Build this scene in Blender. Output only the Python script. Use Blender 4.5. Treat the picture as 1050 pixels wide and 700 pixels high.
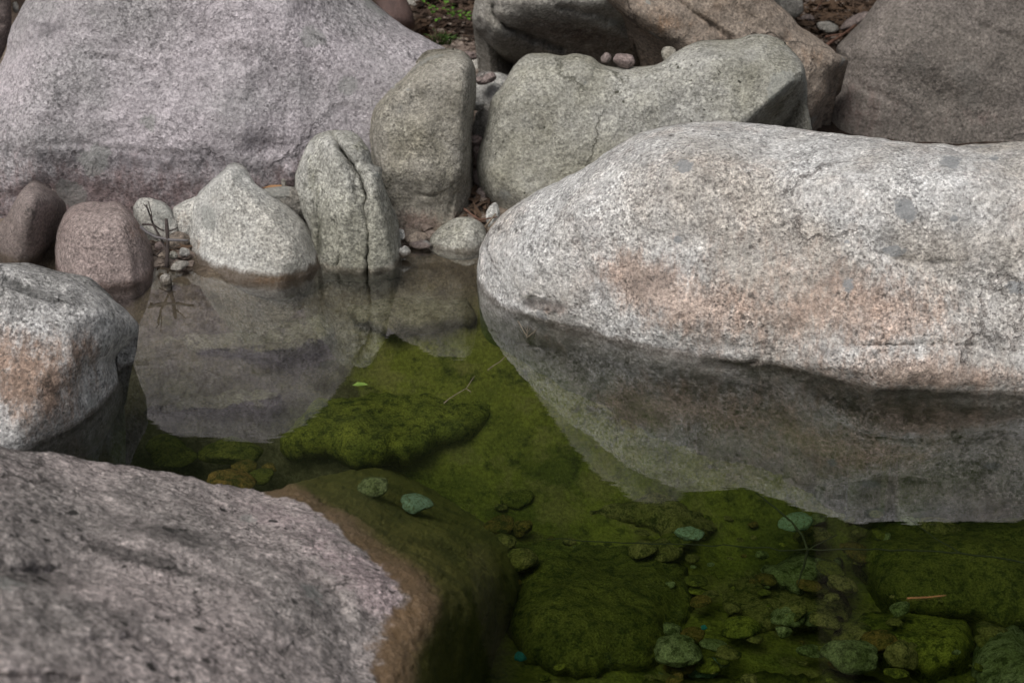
import bpy, math, random
import numpy as np
from mathutils import Vector, Matrix
from mathutils.geometry import delaunay_2d_cdt
R = math.radians
scene = bpy.context.scene
for o in list(bpy.data.objects): bpy.data.objects.remove(o)

# ------------------------------------------------------------------ camera, world, light
H, PITCH, FPX = 1.70, 25.0, 1750.0
cam_d = bpy.data.cameras.new('camera'); cam = bpy.data.objects.new('camera', cam_d)
scene.collection.objects.link(cam); scene.camera = cam
cam.location = (0, 0, H); cam.rotation_euler = (R(90 - PITCH), 0, 0)
cam_d.lens = 60; cam_d.sensor_width = 36; cam_d.clip_start = 0.05; cam_d.clip_end = 500
cam_d.dof.use_dof = True; cam_d.dof.focus_distance = 3.95; cam_d.dof.aperture_fstop = 4.5

SUN_EL, SUN_AZ = 55, 215            # soft, high, from behind the camera on the left
world = bpy.data.worlds.new('World'); scene.world = world; world.use_nodes = True
wn, wl = world.node_tree.nodes, world.node_tree.links
bg = wn['Background']; sky = wn.new('ShaderNodeTexSky'); sky.sky_type = 'NISHITA'; sky.sun_disc = False
sky.sun_elevation = R(SUN_EL); sky.sun_rotation = R(SUN_AZ); sky.air_density = 1.0; sky.dust_density = 5.0; sky.ozone_density = 1.0
hs = wn.new('ShaderNodeHueSaturation'); hs.inputs['Saturation'].default_value = 0.42
wl.new(sky.outputs[0], hs.inputs['Color']); wl.new(hs.outputs[0], bg.inputs['Color'])
bg.inputs['Strength'].default_value = 0.085
sl = bpy.data.lights.new('sun', 'SUN'); sl.energy = 2.0; sl.angle = R(32); sl.color = (1.0, 0.965, 0.93)
sun = bpy.data.objects.new('sun', sl); scene.collection.objects.link(sun)
# direction towards the sun: azimuth clockwise from +Y
az, el = R(SUN_AZ), R(SUN_EL)
to_sun = Vector((math.sin(az) * math.cos(el), math.cos(az) * math.cos(el), math.sin(el)))
sun.rotation_euler = to_sun.to_track_quat('Z', 'Y').to_euler(); sun.location = to_sun * 20
vs = scene.view_settings; vs.view_transform = 'Standard'; vs.look = 'None'; vs.gamma = 1.0; vs.exposure = 0.32; vs.use_curve_mapping = False
scene.cycles.max_bounces = 8; scene.cycles.transparent_max_bounces = 12

# ------------------------------------------------------------------ helpers
cP, sP = math.cos(R(PITCH)), math.sin(R(PITCH))
def ray(px, py):
    u = (np.asarray(px, float) - 525) / FPX; v = (350 - np.asarray(py, float)) / FPX
    return u, cP + v * sP, -sP + v * cP
def at_z(px, py, z):
    dx, dy, dz = ray(px, py); t = (z - H) / dz
    return dx * t, dy * t, H + dz * t
def at_y(px, py, Y):
    dx, dy, dz = ray(px, py); t = Y / dy
    return dx * t, dy * t, H + dz * t
def hashf(ix, iy, iz, s):
    h = (ix * 374761393 + iy * 668265263 + iz * 2147483647 + s * 1274126177) & 0xffffffff
    h = ((h ^ (h >> 13)) * 1274126177) & 0xffffffff
    h = ((h ^ (h >> 15)) * 2246822519) & 0xffffffff
    return ((h ^ (h >> 16)) & 0xffff) / 32767.5 - 1.0
def vnoise(P, f, s=0):
    Q = P * f; I = np.floor(Q).astype(np.int64); F = Q - I; W = F * F * F * (F * (F * 6 - 15) + 10)
    r = 0
    for a in (0, 1):
        for b in (0, 1):
            for c in (0, 1):
                w = (W[:, 0] if a else 1 - W[:, 0]) * (W[:, 1] if b else 1 - W[:, 1]) * (W[:, 2] if c else 1 - W[:, 2])
                r = r + w * hashf(I[:, 0] + a, I[:, 1] + b, I[:, 2] + c, s)
    return r
def fbm(P, f, oct=4, s=0, gain=0.5):
    r, a = 0, 1.0
    for k in range(oct):
        r = r + a * vnoise(P + 7.31 * k, f, s + k); f *= 2.03; a *= gain
    return r
def link(name, verts, faces, mat, parent=None, smooth=True, mask=None, origin=None):
    me = bpy.data.meshes.new(name)
    V = np.asarray(verts, float)
    org = np.zeros(3) if origin is None else np.asarray(origin, float)
    me.from_pydata((V - org).tolist(), [], faces if isinstance(faces, list) else faces.tolist())
    if smooth: me.polygons.foreach_set('use_smooth', [True] * len(me.polygons))
    if mask is not None:
        at = me.attributes.new('mask', 'FLOAT_COLOR', 'POINT')
        at.data.foreach_set('color', np.asarray(mask, np.float32).ravel())
    me.materials.append(mat); me.update()
    o = bpy.data.objects.new(name, me); o.location = org
    scene.collection.objects.link(o)
    if parent: o.parent = parent
    return o
def tag(o, label=None, cat=None, group=None, kind=None):
    if label: o['label'] = label
    if cat: o['category'] = cat
    if group: o['group'] = group
    if kind: o['kind'] = kind
    return o
def empty(name, loc, rz=0):
    o = bpy.data.objects.new(name, None); scene.collection.objects.link(o); o.location = loc; o.rotation_euler.z = rz; return o

# ------------------------------------------------------------------ materials
class NT:
    def __init__(s, name):
        s.m = bpy.data.materials.new(name); s.m.use_nodes = True; s.t = s.m.node_tree
        s.p = s.t.nodes['Principled BSDF']; s.out = s.t.nodes['Material Output']
    def n(s, typ, **kw):
        x = s.t.nodes.new('ShaderNode' + typ)
        for k, v in kw.items(): setattr(x, k, v)
        return x
    def l(s, a, b): s.t.links.new(a, b)
    def put(s, v, sock):
        if isinstance(v, bpy.types.NodeSocket): s.l(v, sock)
        else:
            if isinstance(v, tuple) and len(v) == 3 and sock.type == 'RGBA': v = v + (1,)
            sock.default_value = v
    def noise(s, vec, scale, detail=4, rough=0.55, dist=0.0, out='Fac'):
        x = s.n('TexNoise'); s.put(vec, x.inputs['Vector']); x.inputs['Scale'].default_value = scale
        x.inputs['Detail'].default_value = detail; x.inputs['Roughness'].default_value = rough; x.inputs['Distortion'].default_value = dist
        return x.outputs[out]
    def vor(s, vec, scale, feature='F1', out='Distance', rnd=1.0):
        x = s.n('TexVoronoi'); x.feature = feature; s.put(vec, x.inputs['Vector']); x.inputs['Scale'].default_value = scale
        x.inputs['Randomness'].default_value = rnd
        return x.outputs[out]
    def mp(s, v, a, b, c=0.0, d=1.0, smooth=True):
        x = s.n('MapRange'); x.interpolation_type = 'SMOOTHSTEP' if smooth else 'LINEAR'
        s.put(v, x.inputs[0]); 
        for i, q in enumerate((a, b, c, d)): s.put(q, x.inputs[i + 1])
        return x.outputs[0]
    def ma(s, op, a, b=0.0, c=None, clamp=False):
        x = s.n('Math'); x.operation = op; x.use_clamp = clamp; s.put(a, x.inputs[0]); s.put(b, x.inputs[1])
        if c is not None: s.put(c, x.inputs[2])
        return x.outputs[0]
    def mix(s, f, a, b, mode='MIX'):
        x = s.n('Mix'); x.data_type = 'RGBA'; x.blend_type = mode; x.clamp_factor = True
        s.put(f, x.inputs[0]); s.put(a, x.inputs[6]); s.put(b, x.inputs[7]); return x.outputs[2]
    def scale(s, col, f):
        x = s.n('VectorMath'); x.operation = 'SCALE'; s.put(col, x.inputs[0]); s.put(f, x.inputs['Scale']); return x.outputs[0]
    def bump(s, h, strength, dist, nrm=None):
        x = s.n('Bump'); x.inputs['Strength'].default_value = strength; x.inputs['Distance'].default_value = dist
        s.put(h, x.inputs['Height'])
        if nrm is not None: s.l(nrm, x.inputs['Normal'])
        return x.outputs[0]

def rock_mat(name, A, B, warm=(0.34, 0.2, 0.13), dark=(0.09, 0.085, 0.075), lich=(0.3, 0.31, 0.29), grain=0.5, pits=0.5, mott=0.5, gs=1.0,
             bump=1.0, green=0.0, warm_all=0.0, spk=1.0, pat=1.0, pitsc=55, algae=(0.05, 0.075, 0.01), wet=(0.075, 0.055, 0.035), dampz=(0.004, 0.02), algz=(-0.17, -0.03), damps=0.62):
    """granite: two body colours, salt-and-pepper grain, pits, mask-driven stains and painted shade, damp line and algae below the water"""
    t = NT(name); co = t.n('TexCoord').outputs['Object']
    info = t.n('ObjectInfo'); off = t.n('VectorMath'); off.operation = 'ADD'
    t.l(co, off.inputs[0]); t.l(t.scale(info.outputs['Location'], 3.0), off.inputs[1]); co = off.outputs[0]
    mk = t.n('Attribute'); mk.attribute_name = 'mask'; sep = t.n('SeparateColor'); t.l(mk.outputs['Color'], sep.inputs[0])
    mW, mD, mL = sep.outputs[0], sep.outputs[1], sep.outputs[2]
    pos = t.n('SeparateXYZ'); t.l(t.n('NewGeometry').outputs['Position'], pos.inputs[0]); Z = pos.outputs[2]
    stm = t.n('Mapping'); stm.inputs['Scale'].default_value = (1.5, 1.0, 0.5); stm.inputs['Rotation'].default_value = (0, 0.25, 0); t.l(co, stm.inputs[0]); stv = stm.outputs[0]
    big = t.noise(co, 2.6, 5, 0.6, 0.3); mid = t.noise(co, 17, 7, 0.72); mid2 = t.noise(co, 46, 5, 0.7)
    col = t.mix(t.mp(big, 0.34, 0.66), A, B)
    if green: col = t.mix(t.ma('MULTIPLY', t.mp(t.noise(co, 5.5, 6, 0.7, 0.5), 0.45, 0.7), green), col, (0.20, 0.19, 0.115))
    wf = t.ma('MULTIPLY', t.mp(t.ma('ADD', mW, t.ma('MULTIPLY', t.ma('SUBTRACT', t.noise(stv, 26, 7, 0.8), 0.5), 2.4)), 0.3, 1.1), 0.8)
    if warm_all: wf = t.ma('ADD', wf, t.ma('MULTIPLY', t.mp(t.noise(co, 9, 8, 0.75), 0.48, 0.68), warm_all), clamp=True)
    col = t.mix(wf, col, warm)
    col = t.scale(col, t.mp(mid, 0.3, 0.7, 1 - 0.5 * mott, 1 + 0.4 * mott, False))
    col = t.scale(col, t.mp(mid2, 0.3, 0.7, 1 - 0.3 * mott, 1 + 0.22 * mott, False))
    sp = t.noise(co, 75, 4, 0.75, 0.3); sp2 = t.noise(co, 120, 3, 0.7)
    col = t.mix(t.ma('MULTIPLY', t.mp(sp, 0.54, 0.66), 0.75 * mott * spk), col, dark)
    col = t.scale(col, t.mp(sp2, 0.3, 0.7, 1 - 0.42 * spk, 1 + 0.42 * spk, False))
    # dark biofilm patches, plus shade painted on turned-away faces, broken up by the grain
    df = t.mp(t.ma('ADD', mD, t.ma('MULTIPLY', t.ma('SUBTRACT', t.noise(co, 60, 6, 0.8), 0.5), 1.9)), 0.45, 0.9)
    col = t.mix(t.ma('MULTIPLY', df, 0.72), col, dark)
    wvn = t.n('VectorMath'); wvn.operation = 'ADD'; t.l(co, wvn.inputs[0]); t.l(t.scale(t.noise(co, 14, 5, 0.7, out='Color'), 0.09), wvn.inputs[1]); wv0 = wvn.outputs[0]
    # grain crystals
    g1 = t.vor(co, 215 * gs, out='Color'); gsep = t.n('SeparateColor'); t.l(g1, gsep.inputs[0])
    g2 = t.noise(co, 105 * gs, 4, 0.8)
    gr = t.ma('ADD', t.ma('MULTIPLY', gsep.outputs[0], 0.55), t.ma('MULTIPLY', t.mp(g2, 0.3, 0.7), 0.45))
    wear = t.mp(t.noise(co, 5.0, 5, 0.7, 0.6), 0.38, 0.62, 0.35, 1.25)
    gfac = t.ma('ADD', 1.0, t.ma('MULTIPLY', t.ma('MULTIPLY', t.mp(gr, 0.1, 0.9, -1.05 * grain, 0.95 * grain, False), wear), 1.0))
    col = t.scale(col, gfac)
    pt = t.vor(wv0, 7.5, out='Color'); pts_ = t.n('SeparateColor'); t.l(pt, pts_.inputs[0]); pd = t.vor(wv0, 7.5)
    pch = t.mp(t.ma('SUBTRACT', t.mp(pts_.outputs[1], 0.7, 1.0, 0.0, 0.42, False), pd), -0.02, 0.05)
    col = t.mix(t.ma('MULTIPLY', pch, 0.55 * pat), col, lich)
    bio = t.ma('MULTIPLY', t.mp(t.noise(co, 150 * gs, 2, 0.6), 0.59, 0.66), grain)
    col = t.mix(t.ma('MULTIPLY', t.ma('MULTIPLY', bio, wear), 0.75), col, (0.05, 0.048, 0.045))
    # pits and black lichen dots, clustered
    wv = t.n('VectorMath'); wv.operation = 'ADD'; t.l(co, wv.inputs[0]); t.l(t.scale(t.noise(co, 90, 3, 0.6, out='Color'), 0.016), wv.inputs[1])
    pv = t.vor(wv.outputs[0], pitsc, out='Distance'); pc = t.vor(wv.outputs[0], pitsc, out='Color'); ps = t.n('SeparateColor'); t.l(pc, ps.inputs[0])
    clus = t.mp(t.noise(co, 7, 4, 0.6), 0.42, 0.66)
    rad = t.ma('MULTIPLY', t.mp(ps.outputs[0], 0.62, 1.0, 0.0, 0.42, False), t.ma('ADD', clus, t.ma('MULTIPLY', mD, 0.7)))
    pit = t.ma('MULTIPLY', t.mp(t.ma('SUBTRACT', rad, pv), -0.04, 0.08), pits)
    col = t.mix(pit, col, t.scale(dark, 0.55) if False else (dark[0] * .5, dark[1] * .5, dark[2] * .5))
    # smooth pale-grey lichen discs
    lf = t.mp(t.ma('ADD', mL, t.ma('MULTIPLY', t.ma('SUBTRACT', t.noise(co, 48, 6, 0.75), 0.5), 1.5)), 0.42, 0.62)
    col = t.mix(t.ma('MULTIPLY', lf, 0.85), col, lich)
    # hairline fractures
    he = t.vor(wv0, 2.6, 'DISTANCE_TO_EDGE'); hair = t.ma('MULTIPLY', t.mp(he, 0.0, 0.014, 1.0, 0.0), t.mp(t.noise(co, 3.1, 3, 0.6), 0.5, 0.6))
    col = t.mix(t.ma('MULTIPLY', hair, 0.6), col, dark)
    # damp band right at the water, algae below it
    edge = t.ma('ADD', Z, t.ma('MULTIPLY', t.ma('SUBTRACT', t.noise(co, 22, 5, 0.7), 0.5), 0.035))
    damp = t.mp(edge, dampz[0], dampz[1], 1.0, 0.0)
    col = t.mix(t.ma('MULTIPLY', damp, damps), col, wet)
    alg = t.mp(t.ma('ADD', Z, t.ma('MULTIPLY', t.ma('SUBTRACT', t.noise(co, 6, 5, 0.7), 0.5), 0.6 * (algz[1] - algz[0]))), algz[0], algz[1], 1.0, 0.0)
    acol = t.mix(t.mp(t.noise(co, 11, 7, 0.75), 0.35, 0.65), algae, (algae[0] * 2.3, algae[1] * 2.0, algae[2] * 2.2))
    col = t.mix(t.ma('MULTIPLY', alg, 0.93), col, acol)
    t.l(col, t.p.inputs['Base Color'])
    t.put(t.mp(damp, 0, 1, 0.88, 0.45, False), t.p.inputs['Roughness'])
    t.p.inputs['Specular IOR Level'].default_value = 0.25
    nb = t.bump(t.ma('ADD', t.ma('MULTIPLY', mid, 1.0), t.ma('MULTIPLY', mid2, 0.45)), 0.95 * bump, 0.022)
    nb = t.bump(t.ma('SUBTRACT', t.ma('MULTIPLY', gr, 0.6), t.ma('ADD', t.ma('MULTIPLY', pit, 1.3), t.ma('MULTIPLY', hair, 1.5))), 0.8 * bump, 0.0045, nb)
    t.l(nb, t.p.inputs['Normal'])
    return t.m

def plain_mat(name, A, B, sc=20, rough=0.8, bump=0.3, trans=0.0, dist=0.004):
    t = NT(name); co = t.n('TexCoord').outputs['Object']
    f = t.noise(co, sc, 6, 0.65); t.l(t.mix(t.mp(f, 0.3, 0.7), A, B), t.p.inputs['Base Color'])
    t.p.inputs['Roughness'].default_value = rough; t.p.inputs['Specular IOR Level'].default_value = 0.3
    if trans: t.p.inputs['Transmission Weight'].default_value = 0
    t.l(t.bump(t.noise(co, sc * 4, 5, 0.7), bump, dist), t.p.inputs['Normal'])
    return t.m

M_back = rock_mat('lilac_granite', (0.53, 0.485, 0.51), (0.36, 0.345, 0.35), warm=(0.21, 0.145, 0.14), dark=(0.085, 0.08, 0.085), grain=0.40, pits=0.5, mott=0.55, gs=0.8)
M_white = rock_mat('white_granite', (0.64, 0.635, 0.625), (0.48, 0.445, 0.40), warm=(0.46, 0.345, 0.28), dark=(0.13, 0.115, 0.105), lich=(0.27, 0.28, 0.285), grain=0.45, pits=0.65, mott=0.8, warm_all=0.22)
M_pale = rock_mat('pale_granite', (0.60, 0.60, 0.575), (0.49, 0.475, 0.43), warm=(0.36, 0.245, 0.16), grain=0.38, pits=0.4, mott=0.4, wet=(0.075, 0.045, 0.022), dampz=(0.012, 0.03), damps=0.85)
M_olive = rock_mat('olive_granite', (0.40, 0.38, 0.335), (0.27, 0.25, 0.20), warm=(0.19, 0.13, 0.105), dark=(0.09, 0.085, 0.06), grain=0.42, pits=0.7, mott=0.6, green=0.25)
M_olive2 = rock_mat('grey_green_granite', (0.46, 0.455, 0.42), (0.34, 0.33, 0.27), warm=(0.19, 0.15, 0.12), dark=(0.09, 0.09, 0.06), grain=0.40, pits=0.9, mott=0.6, green=0.2)
M_split = rock_mat('mossy_grey_granite', (0.58, 0.575, 0.54), (0.34, 0.335, 0.28), warm=(0.2, 0.2, 0.10), dark=(0.08, 0.08, 0.06), grain=0.35, pits=0.6, mott=0.9, green=0.3)
M_pink = rock_mat('pink_granite', (0.36, 0.295, 0.275), (0.27, 0.21, 0.195), warm=(0.35, 0.23, 0.18), grain=0.35, pits=0.4, mott=0.4, wet=(0.14, 0.095, 0.08), algae=(0.10, 0.075, 0.045))
M_darkpink = rock_mat('dull_pink_granite', (0.30, 0.25, 0.235), (0.22, 0.18, 0.165), warm=(0.12, 0.09, 0.07), grain=0.28, pits=0.3, mott=0.4)
M_brown = rock_mat('brown_granite', (0.33, 0.275, 0.225), (0.24, 0.20, 0.165), warm=(0.30, 0.185, 0.11), dark=(0.08, 0.07, 0.06), grain=0.4, pits=0.5, mott=0.8, warm_all=0.25)
M_right = rock_mat('umber_granite', (0.25, 0.22, 0.20), (0.185, 0.165, 0.145), pat=0.15, warm=(0.20, 0.14, 0.125), dark=(0.07, 0.065, 0.055), grain=0.35, pits=0.3, mott=0.6)
M_slab = rock_mat('taupe_granite', (0.38, 0.365, 0.33), (0.27, 0.25, 0.22), warm=(0.15, 0.11, 0.09), dark=(0.08, 0.07, 0.06), grain=0.35, pits=0.3, mott=0.7, green=0.2)
M_left = rock_mat('stained_granite', (0.54, 0.53, 0.52), (0.40, 0.39, 0.375), warm=(0.30, 0.185, 0.12), dark=(0.10, 0.10, 0.095), grain=0.5, pits=0.4, mott=0.9)
M_fore = rock_mat('rosy_granite', (0.60, 0.52, 0.50), (0.42, 0.38, 0.36), warm=(0.50, 0.40, 0.405), dark=(0.085, 0.08, 0.075), grain=0.5, pits=0.9, mott=1.0, gs=0.7, pitsc=34, wet=(0.26, 0.165, 0.085), algae=(0.085, 0.088, 0.022), bump=1.6, dampz=(-0.006, 0.003), algz=(-0.075, -0.03), damps=0.9)

def algae_mat(name, A, B, C=(0.02, 0.028, 0.006), sc=9):
    t = NT(name); co = t.n('NewGeometry').outputs['Position']
    a = t.noise(co, sc, 8, 0.7, 0.4); b = t.noise(co, sc * 5, 6, 0.75); c = t.noise(co, sc * 22, 4, 0.7)
    col = t.mix(t.mp(a, 0.35, 0.65), A, B)
    col = t.mix(t.ma('MULTIPLY', t.mp(b, 0.46, 0.62), 0.85), col, C)
    col = t.scale(col, t.mp(c, 0.3, 0.7, 0.35, 1.7, False))
    t.l(col, t.p.inputs['Base Color']); t.p.inputs['Roughness'].default_value = 0.9; t.p.inputs['Specular IOR Level'].default_value = 0.1
    t.l(t.bump(t.ma('ADD', b, t.ma('MULTIPLY', c, 0.5)), 0.8, 0.02), t.p.inputs['Normal'])
    return t.m
A_green = algae_mat('green_algae', (0.18, 0.18, 0.03), (0.09, 0.10, 0.018))
A_olive = algae_mat('olive_silt', (0.12, 0.12, 0.025), (0.065, 0.07, 0.013))
A_tan = algae_mat('tan_silt', (0.18, 0.155, 0.06), (0.10, 0.095, 0.025))
A_brown = algae_mat('brown_silt', (0.16, 0.10, 0.03), (0.08, 0.065, 0.015))
A_grey = algae_mat('grey_silt', (0.20, 0.22, 0.12), (0.10, 0.12, 0.045))
A_sand = algae_mat('pale_silt', (0.19, 0.17, 0.12), (0.11, 0.095, 0.06), (0.05, 0.04, 0.02), 7)
A_turq = algae_mat('turquoise_stone', (0.27, 0.38, 0.30), (0.17, 0.25, 0.18), (0.10, 0.12, 0.04), 30)
A_teal = algae_mat('teal_stone', (0.02, 0.22, 0.24), (0.02, 0.14, 0.16), (0.03, 0.12, 0.10), 40)

# ------------------------------------------------------------------ ground sheet
def gz(x, y):
    x = np.asarray(x, float); y = np.asarray(y, float)
    shore = 4.34 - 0.22 * np.exp(-((x + 0.82) / 0.22) ** 2)
    d = y - shore
    up = np.where(d > 0, 0.035 * np.minimum(d, 0.35) + 0.20 * np.clip(d - 0.35, 0, 1.05) + 0.008, 0)
    up = up + 1.05 * np.maximum(d - 1.4, 0) * np.clip((d - 1.4) / 2, 0, 1)
    deep = 0.50 + 0.06 * np.sin(x * 1.7 - 0.5)
    s = np.clip(-d / 0.85, 0, 1); s = s * s * (3 - 2 * s)
    dn = -deep * s
    # banks at the sides and towards the viewer
    side = np.clip((-1.35 - x) / 0.4, 0, 1) ; side = side * side * (3 - 2 * side)
    side2 = np.clip((x - 2.6) / 1.2, 0, 1)
    near = np.clip((1.6 - y) / 0.9, 0, 1)
    bank = np.maximum(np.maximum(side, side2), near)
    dn = np.where(d <= 0, dn * (1 - bank) + bank * 0.02, 0)
    z = np.where(d > 0, up, dn)
    return z
def gz_full(x, y):
    x = np.asarray(x, float).ravel(); y = np.asarray(y, float).ravel()
    P = np.stack([x, y, x * 0], 1)
    return gz(x, y) + 0.018 * fbm(P, 3.0, 4, 11) + 0.006 * fbm(P, 22.0, 3, 12) * (np.abs(x) < 4)
def ground_hit(px, py):
    dx, dy, dz = ray(px, py)
    ts = np.linspace(1.5, 14, 2500); zz = H + dz * ts; g = gz_full(dx * ts, dy * ts)
    k = np.argmax(zz < g); t = ts[k]; return float(dx * t), float(dy * t), float(g[k])
def axis(segs):
    out = []
    for a, b, st in segs: out += list(np.arange(a, b, st))
    return np.array(out)
xs = axis([(-60, -12, 6), (-12, -3.2, 0.8), (-3.2, 3.6, 0.035), (3.6, 12, 0.8), (12, 61, 6)])
ys = axis([(-60, -6, 6), (-6, 1.2, 0.6), (1.2, 7.6, 0.035), (7.6, 14, 0.5), (14, 40, 3), (40, 101, 10)])
X, Y = np.meshgrid(xs, ys); Zg = gz_full(X, Y); nx, ny = len(xs), len(ys)
V = np.stack([X.ravel(), Y.ravel(), np.minimum(Zg, 26)], 1)
i = np.arange((ny - 1) * nx).reshape(ny - 1, nx)[:, :-1].ravel()
F = np.stack([i, i + 1, i + nx + 1, i + nx], 1)
def ground_mat():
    t = NT('stream_ground'); co = t.n('TexCoord').outputs['Object']
    pos = t.n('SeparateXYZ'); t.l(co, pos.inputs[0]); Z, Yc, Xc = pos.outputs[2], pos.outputs[1], pos.outputs[0]
    a = t.noise(co, 3.5, 7, 0.7, 0.6); b = t.noise(co, 18, 7, 0.75); c = t.noise(co, 120, 4, 0.7)
    bed = t.mix(t.mp(a, 0.35, 0.62), (0.06, 0.068, 0.012), (0.15, 0.15, 0.026))
    bed = t.mix(t.ma('MULTIPLY', t.mp(b, 0.48, 0.66), 0.8), bed, (0.012, 0.018, 0.004))
    bed = t.mix(t.ma('MULTIPLY', t.mp(t.noise(co, 7, 5, 0.7), 0.50, 0.66), 0.7), bed, (0.17, 0.145, 0.055))
    silt = t.mix(t.mp(b, 0.35, 0.6), (0.13, 0.11, 0.075), (0.055, 0.045, 0.028))
    sf = t.ma('MULTIPLY', t.mp(t.ma('ADD', Xc, t.ma('MULTIPLY', a, 0.5)), -0.16, -0.02, 1.0, 0.0), t.mp(t.ma('ADD', Yc, t.ma('MULTIPLY', a, 0.5)), 3.38, 3.6))
    bed = t.mix(sf, bed, silt)
    shal = t.mix(t.mp(b, 0.35, 0.65), (0.12, 0.095, 0.065), (0.055, 0.042, 0.03))
    sand = t.mix(t.mp(b, 0.35, 0.65), (0.30, 0.25, 0.20), (0.15, 0.115, 0.09))
    litter = t.mix(t.mp(b, 0.4, 0.62), (0.055, 0.038, 0.028), (0.025, 0.018, 0.014))
    dry = t.mix(t.mp(t.ma('ADD', Yc, t.ma('MULTIPLY', a, 0.5)), 5.75, 6.2), sand, litter)
    dry = t.mix(t.mp(Xc, 0.55, 0.8), dry, litter)
    col = t.mix(t.mp(t.ma('ADD', Z, t.ma('MULTIPLY', b, 0.08)), -0.16, -0.02), bed, shal)
    col = t.mix(t.mp(Z, -0.005, 0.03), col, dry)
    far = t.mix(t.mp(t.noise(co, 1.3, 8, 0.8), 0.42, 0.6), (0.018, 0.026, 0.008), (0.045, 0.055, 0.02))
    col = t.mix(t.mp(Z, 0.7, 1.4), col, far)
    col = t.scale(col, t.mp(c, 0.3, 0.7, 0.6, 1.45, False))
    t.l(col, t.p.inputs['Base Color']); t.p.inputs['Roughness'].default_value = 0.92; t.p.inputs['Specular IOR Level'].default_value = 0.15
    t.l(t.bump(t.ma('ADD', b, t.ma('MULTIPLY', c, 0.3)), 0.8, 0.03), t.p.inputs['Normal'])
    return t.m
tag(link('ground', V, F, ground_mat()), 'stream bed and bank of gravel, silt and leaf litter', 'ground', kind='structure')

# ------------------------------------------------------------------ water
def water_mat():
    t = NT('pool_water'); t.t.nodes.remove(t.p)
    co = t.n('TexCoord').outputs['Object']; mp = t.n('Mapping'); t.l(co, mp.inputs[0]); mp.inputs['Scale'].default_value = (2.2, 9.0, 1)
    rip = t.noise(mp.outputs[0], 1.6, 3, 0.5); rip2 = t.noise(mp.outputs[0], 9, 2, 0.5)
    nb = t.bump(t.ma('ADD', rip, t.ma('MULTIPLY', rip2, 0.10)), 0.4, 0.0006)
    lw = t.n('LayerWeight'); lw.inputs['Blend'].default_value = 0.5
    f = t.ma('ADD', t.ma('MULTIPLY', t.ma('POWER', lw.outputs['Facing'], 2.7), 0.95), 0.032)
    tr = t.n('BsdfTransparent'); gl = t.n('BsdfGlossy'); gl.inputs['Roughness'].default_value = 0.0; t.l(nb, gl.inputs['Normal'])
    mx = t.n('MixShader'); t.l(f, mx.inputs[0]); t.l(tr.outputs[0], mx.inputs[1]); t.l(gl.outputs[0], mx.inputs[2])
    t.l(mx.outputs[0], t.out.inputs['Surface'])
    ab = t.n('VolumeAbsorption'); ab.inputs['Color'].default_value = (0.60, 0.70, 0.50, 1); ab.inputs['Density'].default_value = 2.0
    t.l(ab.outputs[0], t.out.inputs['Volume'])
    return t.m
x0, x1, y0, y1, zb = -3.0, 3.5, 1.0, 4.9, -1.1
WV = [(x0, y0, zb), (x1, y0, zb), (x1, y1, zb), (x0, y1, zb), (x0, y0, 0), (x1, y0, 0), (x1, y1, 0), (x0, y1, 0)]
WF = [(3, 2, 1, 0), (4, 5, 6, 7), (0, 1, 5, 4), (1, 2, 6, 5), (2, 3, 7, 6), (3, 0, 4, 7)]
tag(link('water', WV, WF, water_mat(), smooth=False), 'still clear green pool water mirroring the boulders', 'water', kind='structure')

# ------------------------------------------------------------------ rocks
def catmull(pts, step):
    P = np.array(pts, float); n = len(P); out = []
    for k in range(n):
        a, b, c, d = P[k - 1], P[k], P[(k + 1) % n], P[(k + 2) % n]
        L = np.linalg.norm(c - b); m = max(1, int(round(L / step)))
        for j in range(m):
            t = j / m
            out.append(0.5 * ((2 * b) + (-a + c) * t + (2 * a - 5 * b + 4 * c - d) * t * t + (-a + 3 * b - 3 * c + d) * t ** 3))
    return np.array(out)
def seg_dist(P, A, B):
    """distance of every point in P to the polyline segments A->B"""
    best = np.full(len(P), 1e9)
    for a, b in zip(A, B):
        ab = b - a; L = ab @ ab + 1e-12
        t = np.clip(((P - a) @ ab) / L, 0, 1)
        d = np.hypot(P[:, 0] - a[0] - t * ab[0], P[:, 1] - a[1] - t * ab[1]); best = np.minimum(best, d)
    return best
def inside(P, O):
    c = np.zeros(len(P), bool); x, y = P[:, 0], P[:, 1]; n = len(O)
    for k in range(n):
        xa, ya = O[k]; xb, yb = O[(k + 1) % n]
        if ya == yb: continue
        c ^= ((ya > y) != (yb > y)) & (x < (xb - xa) * (y - ya) / (yb - ya) + xa)
    return c
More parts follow.
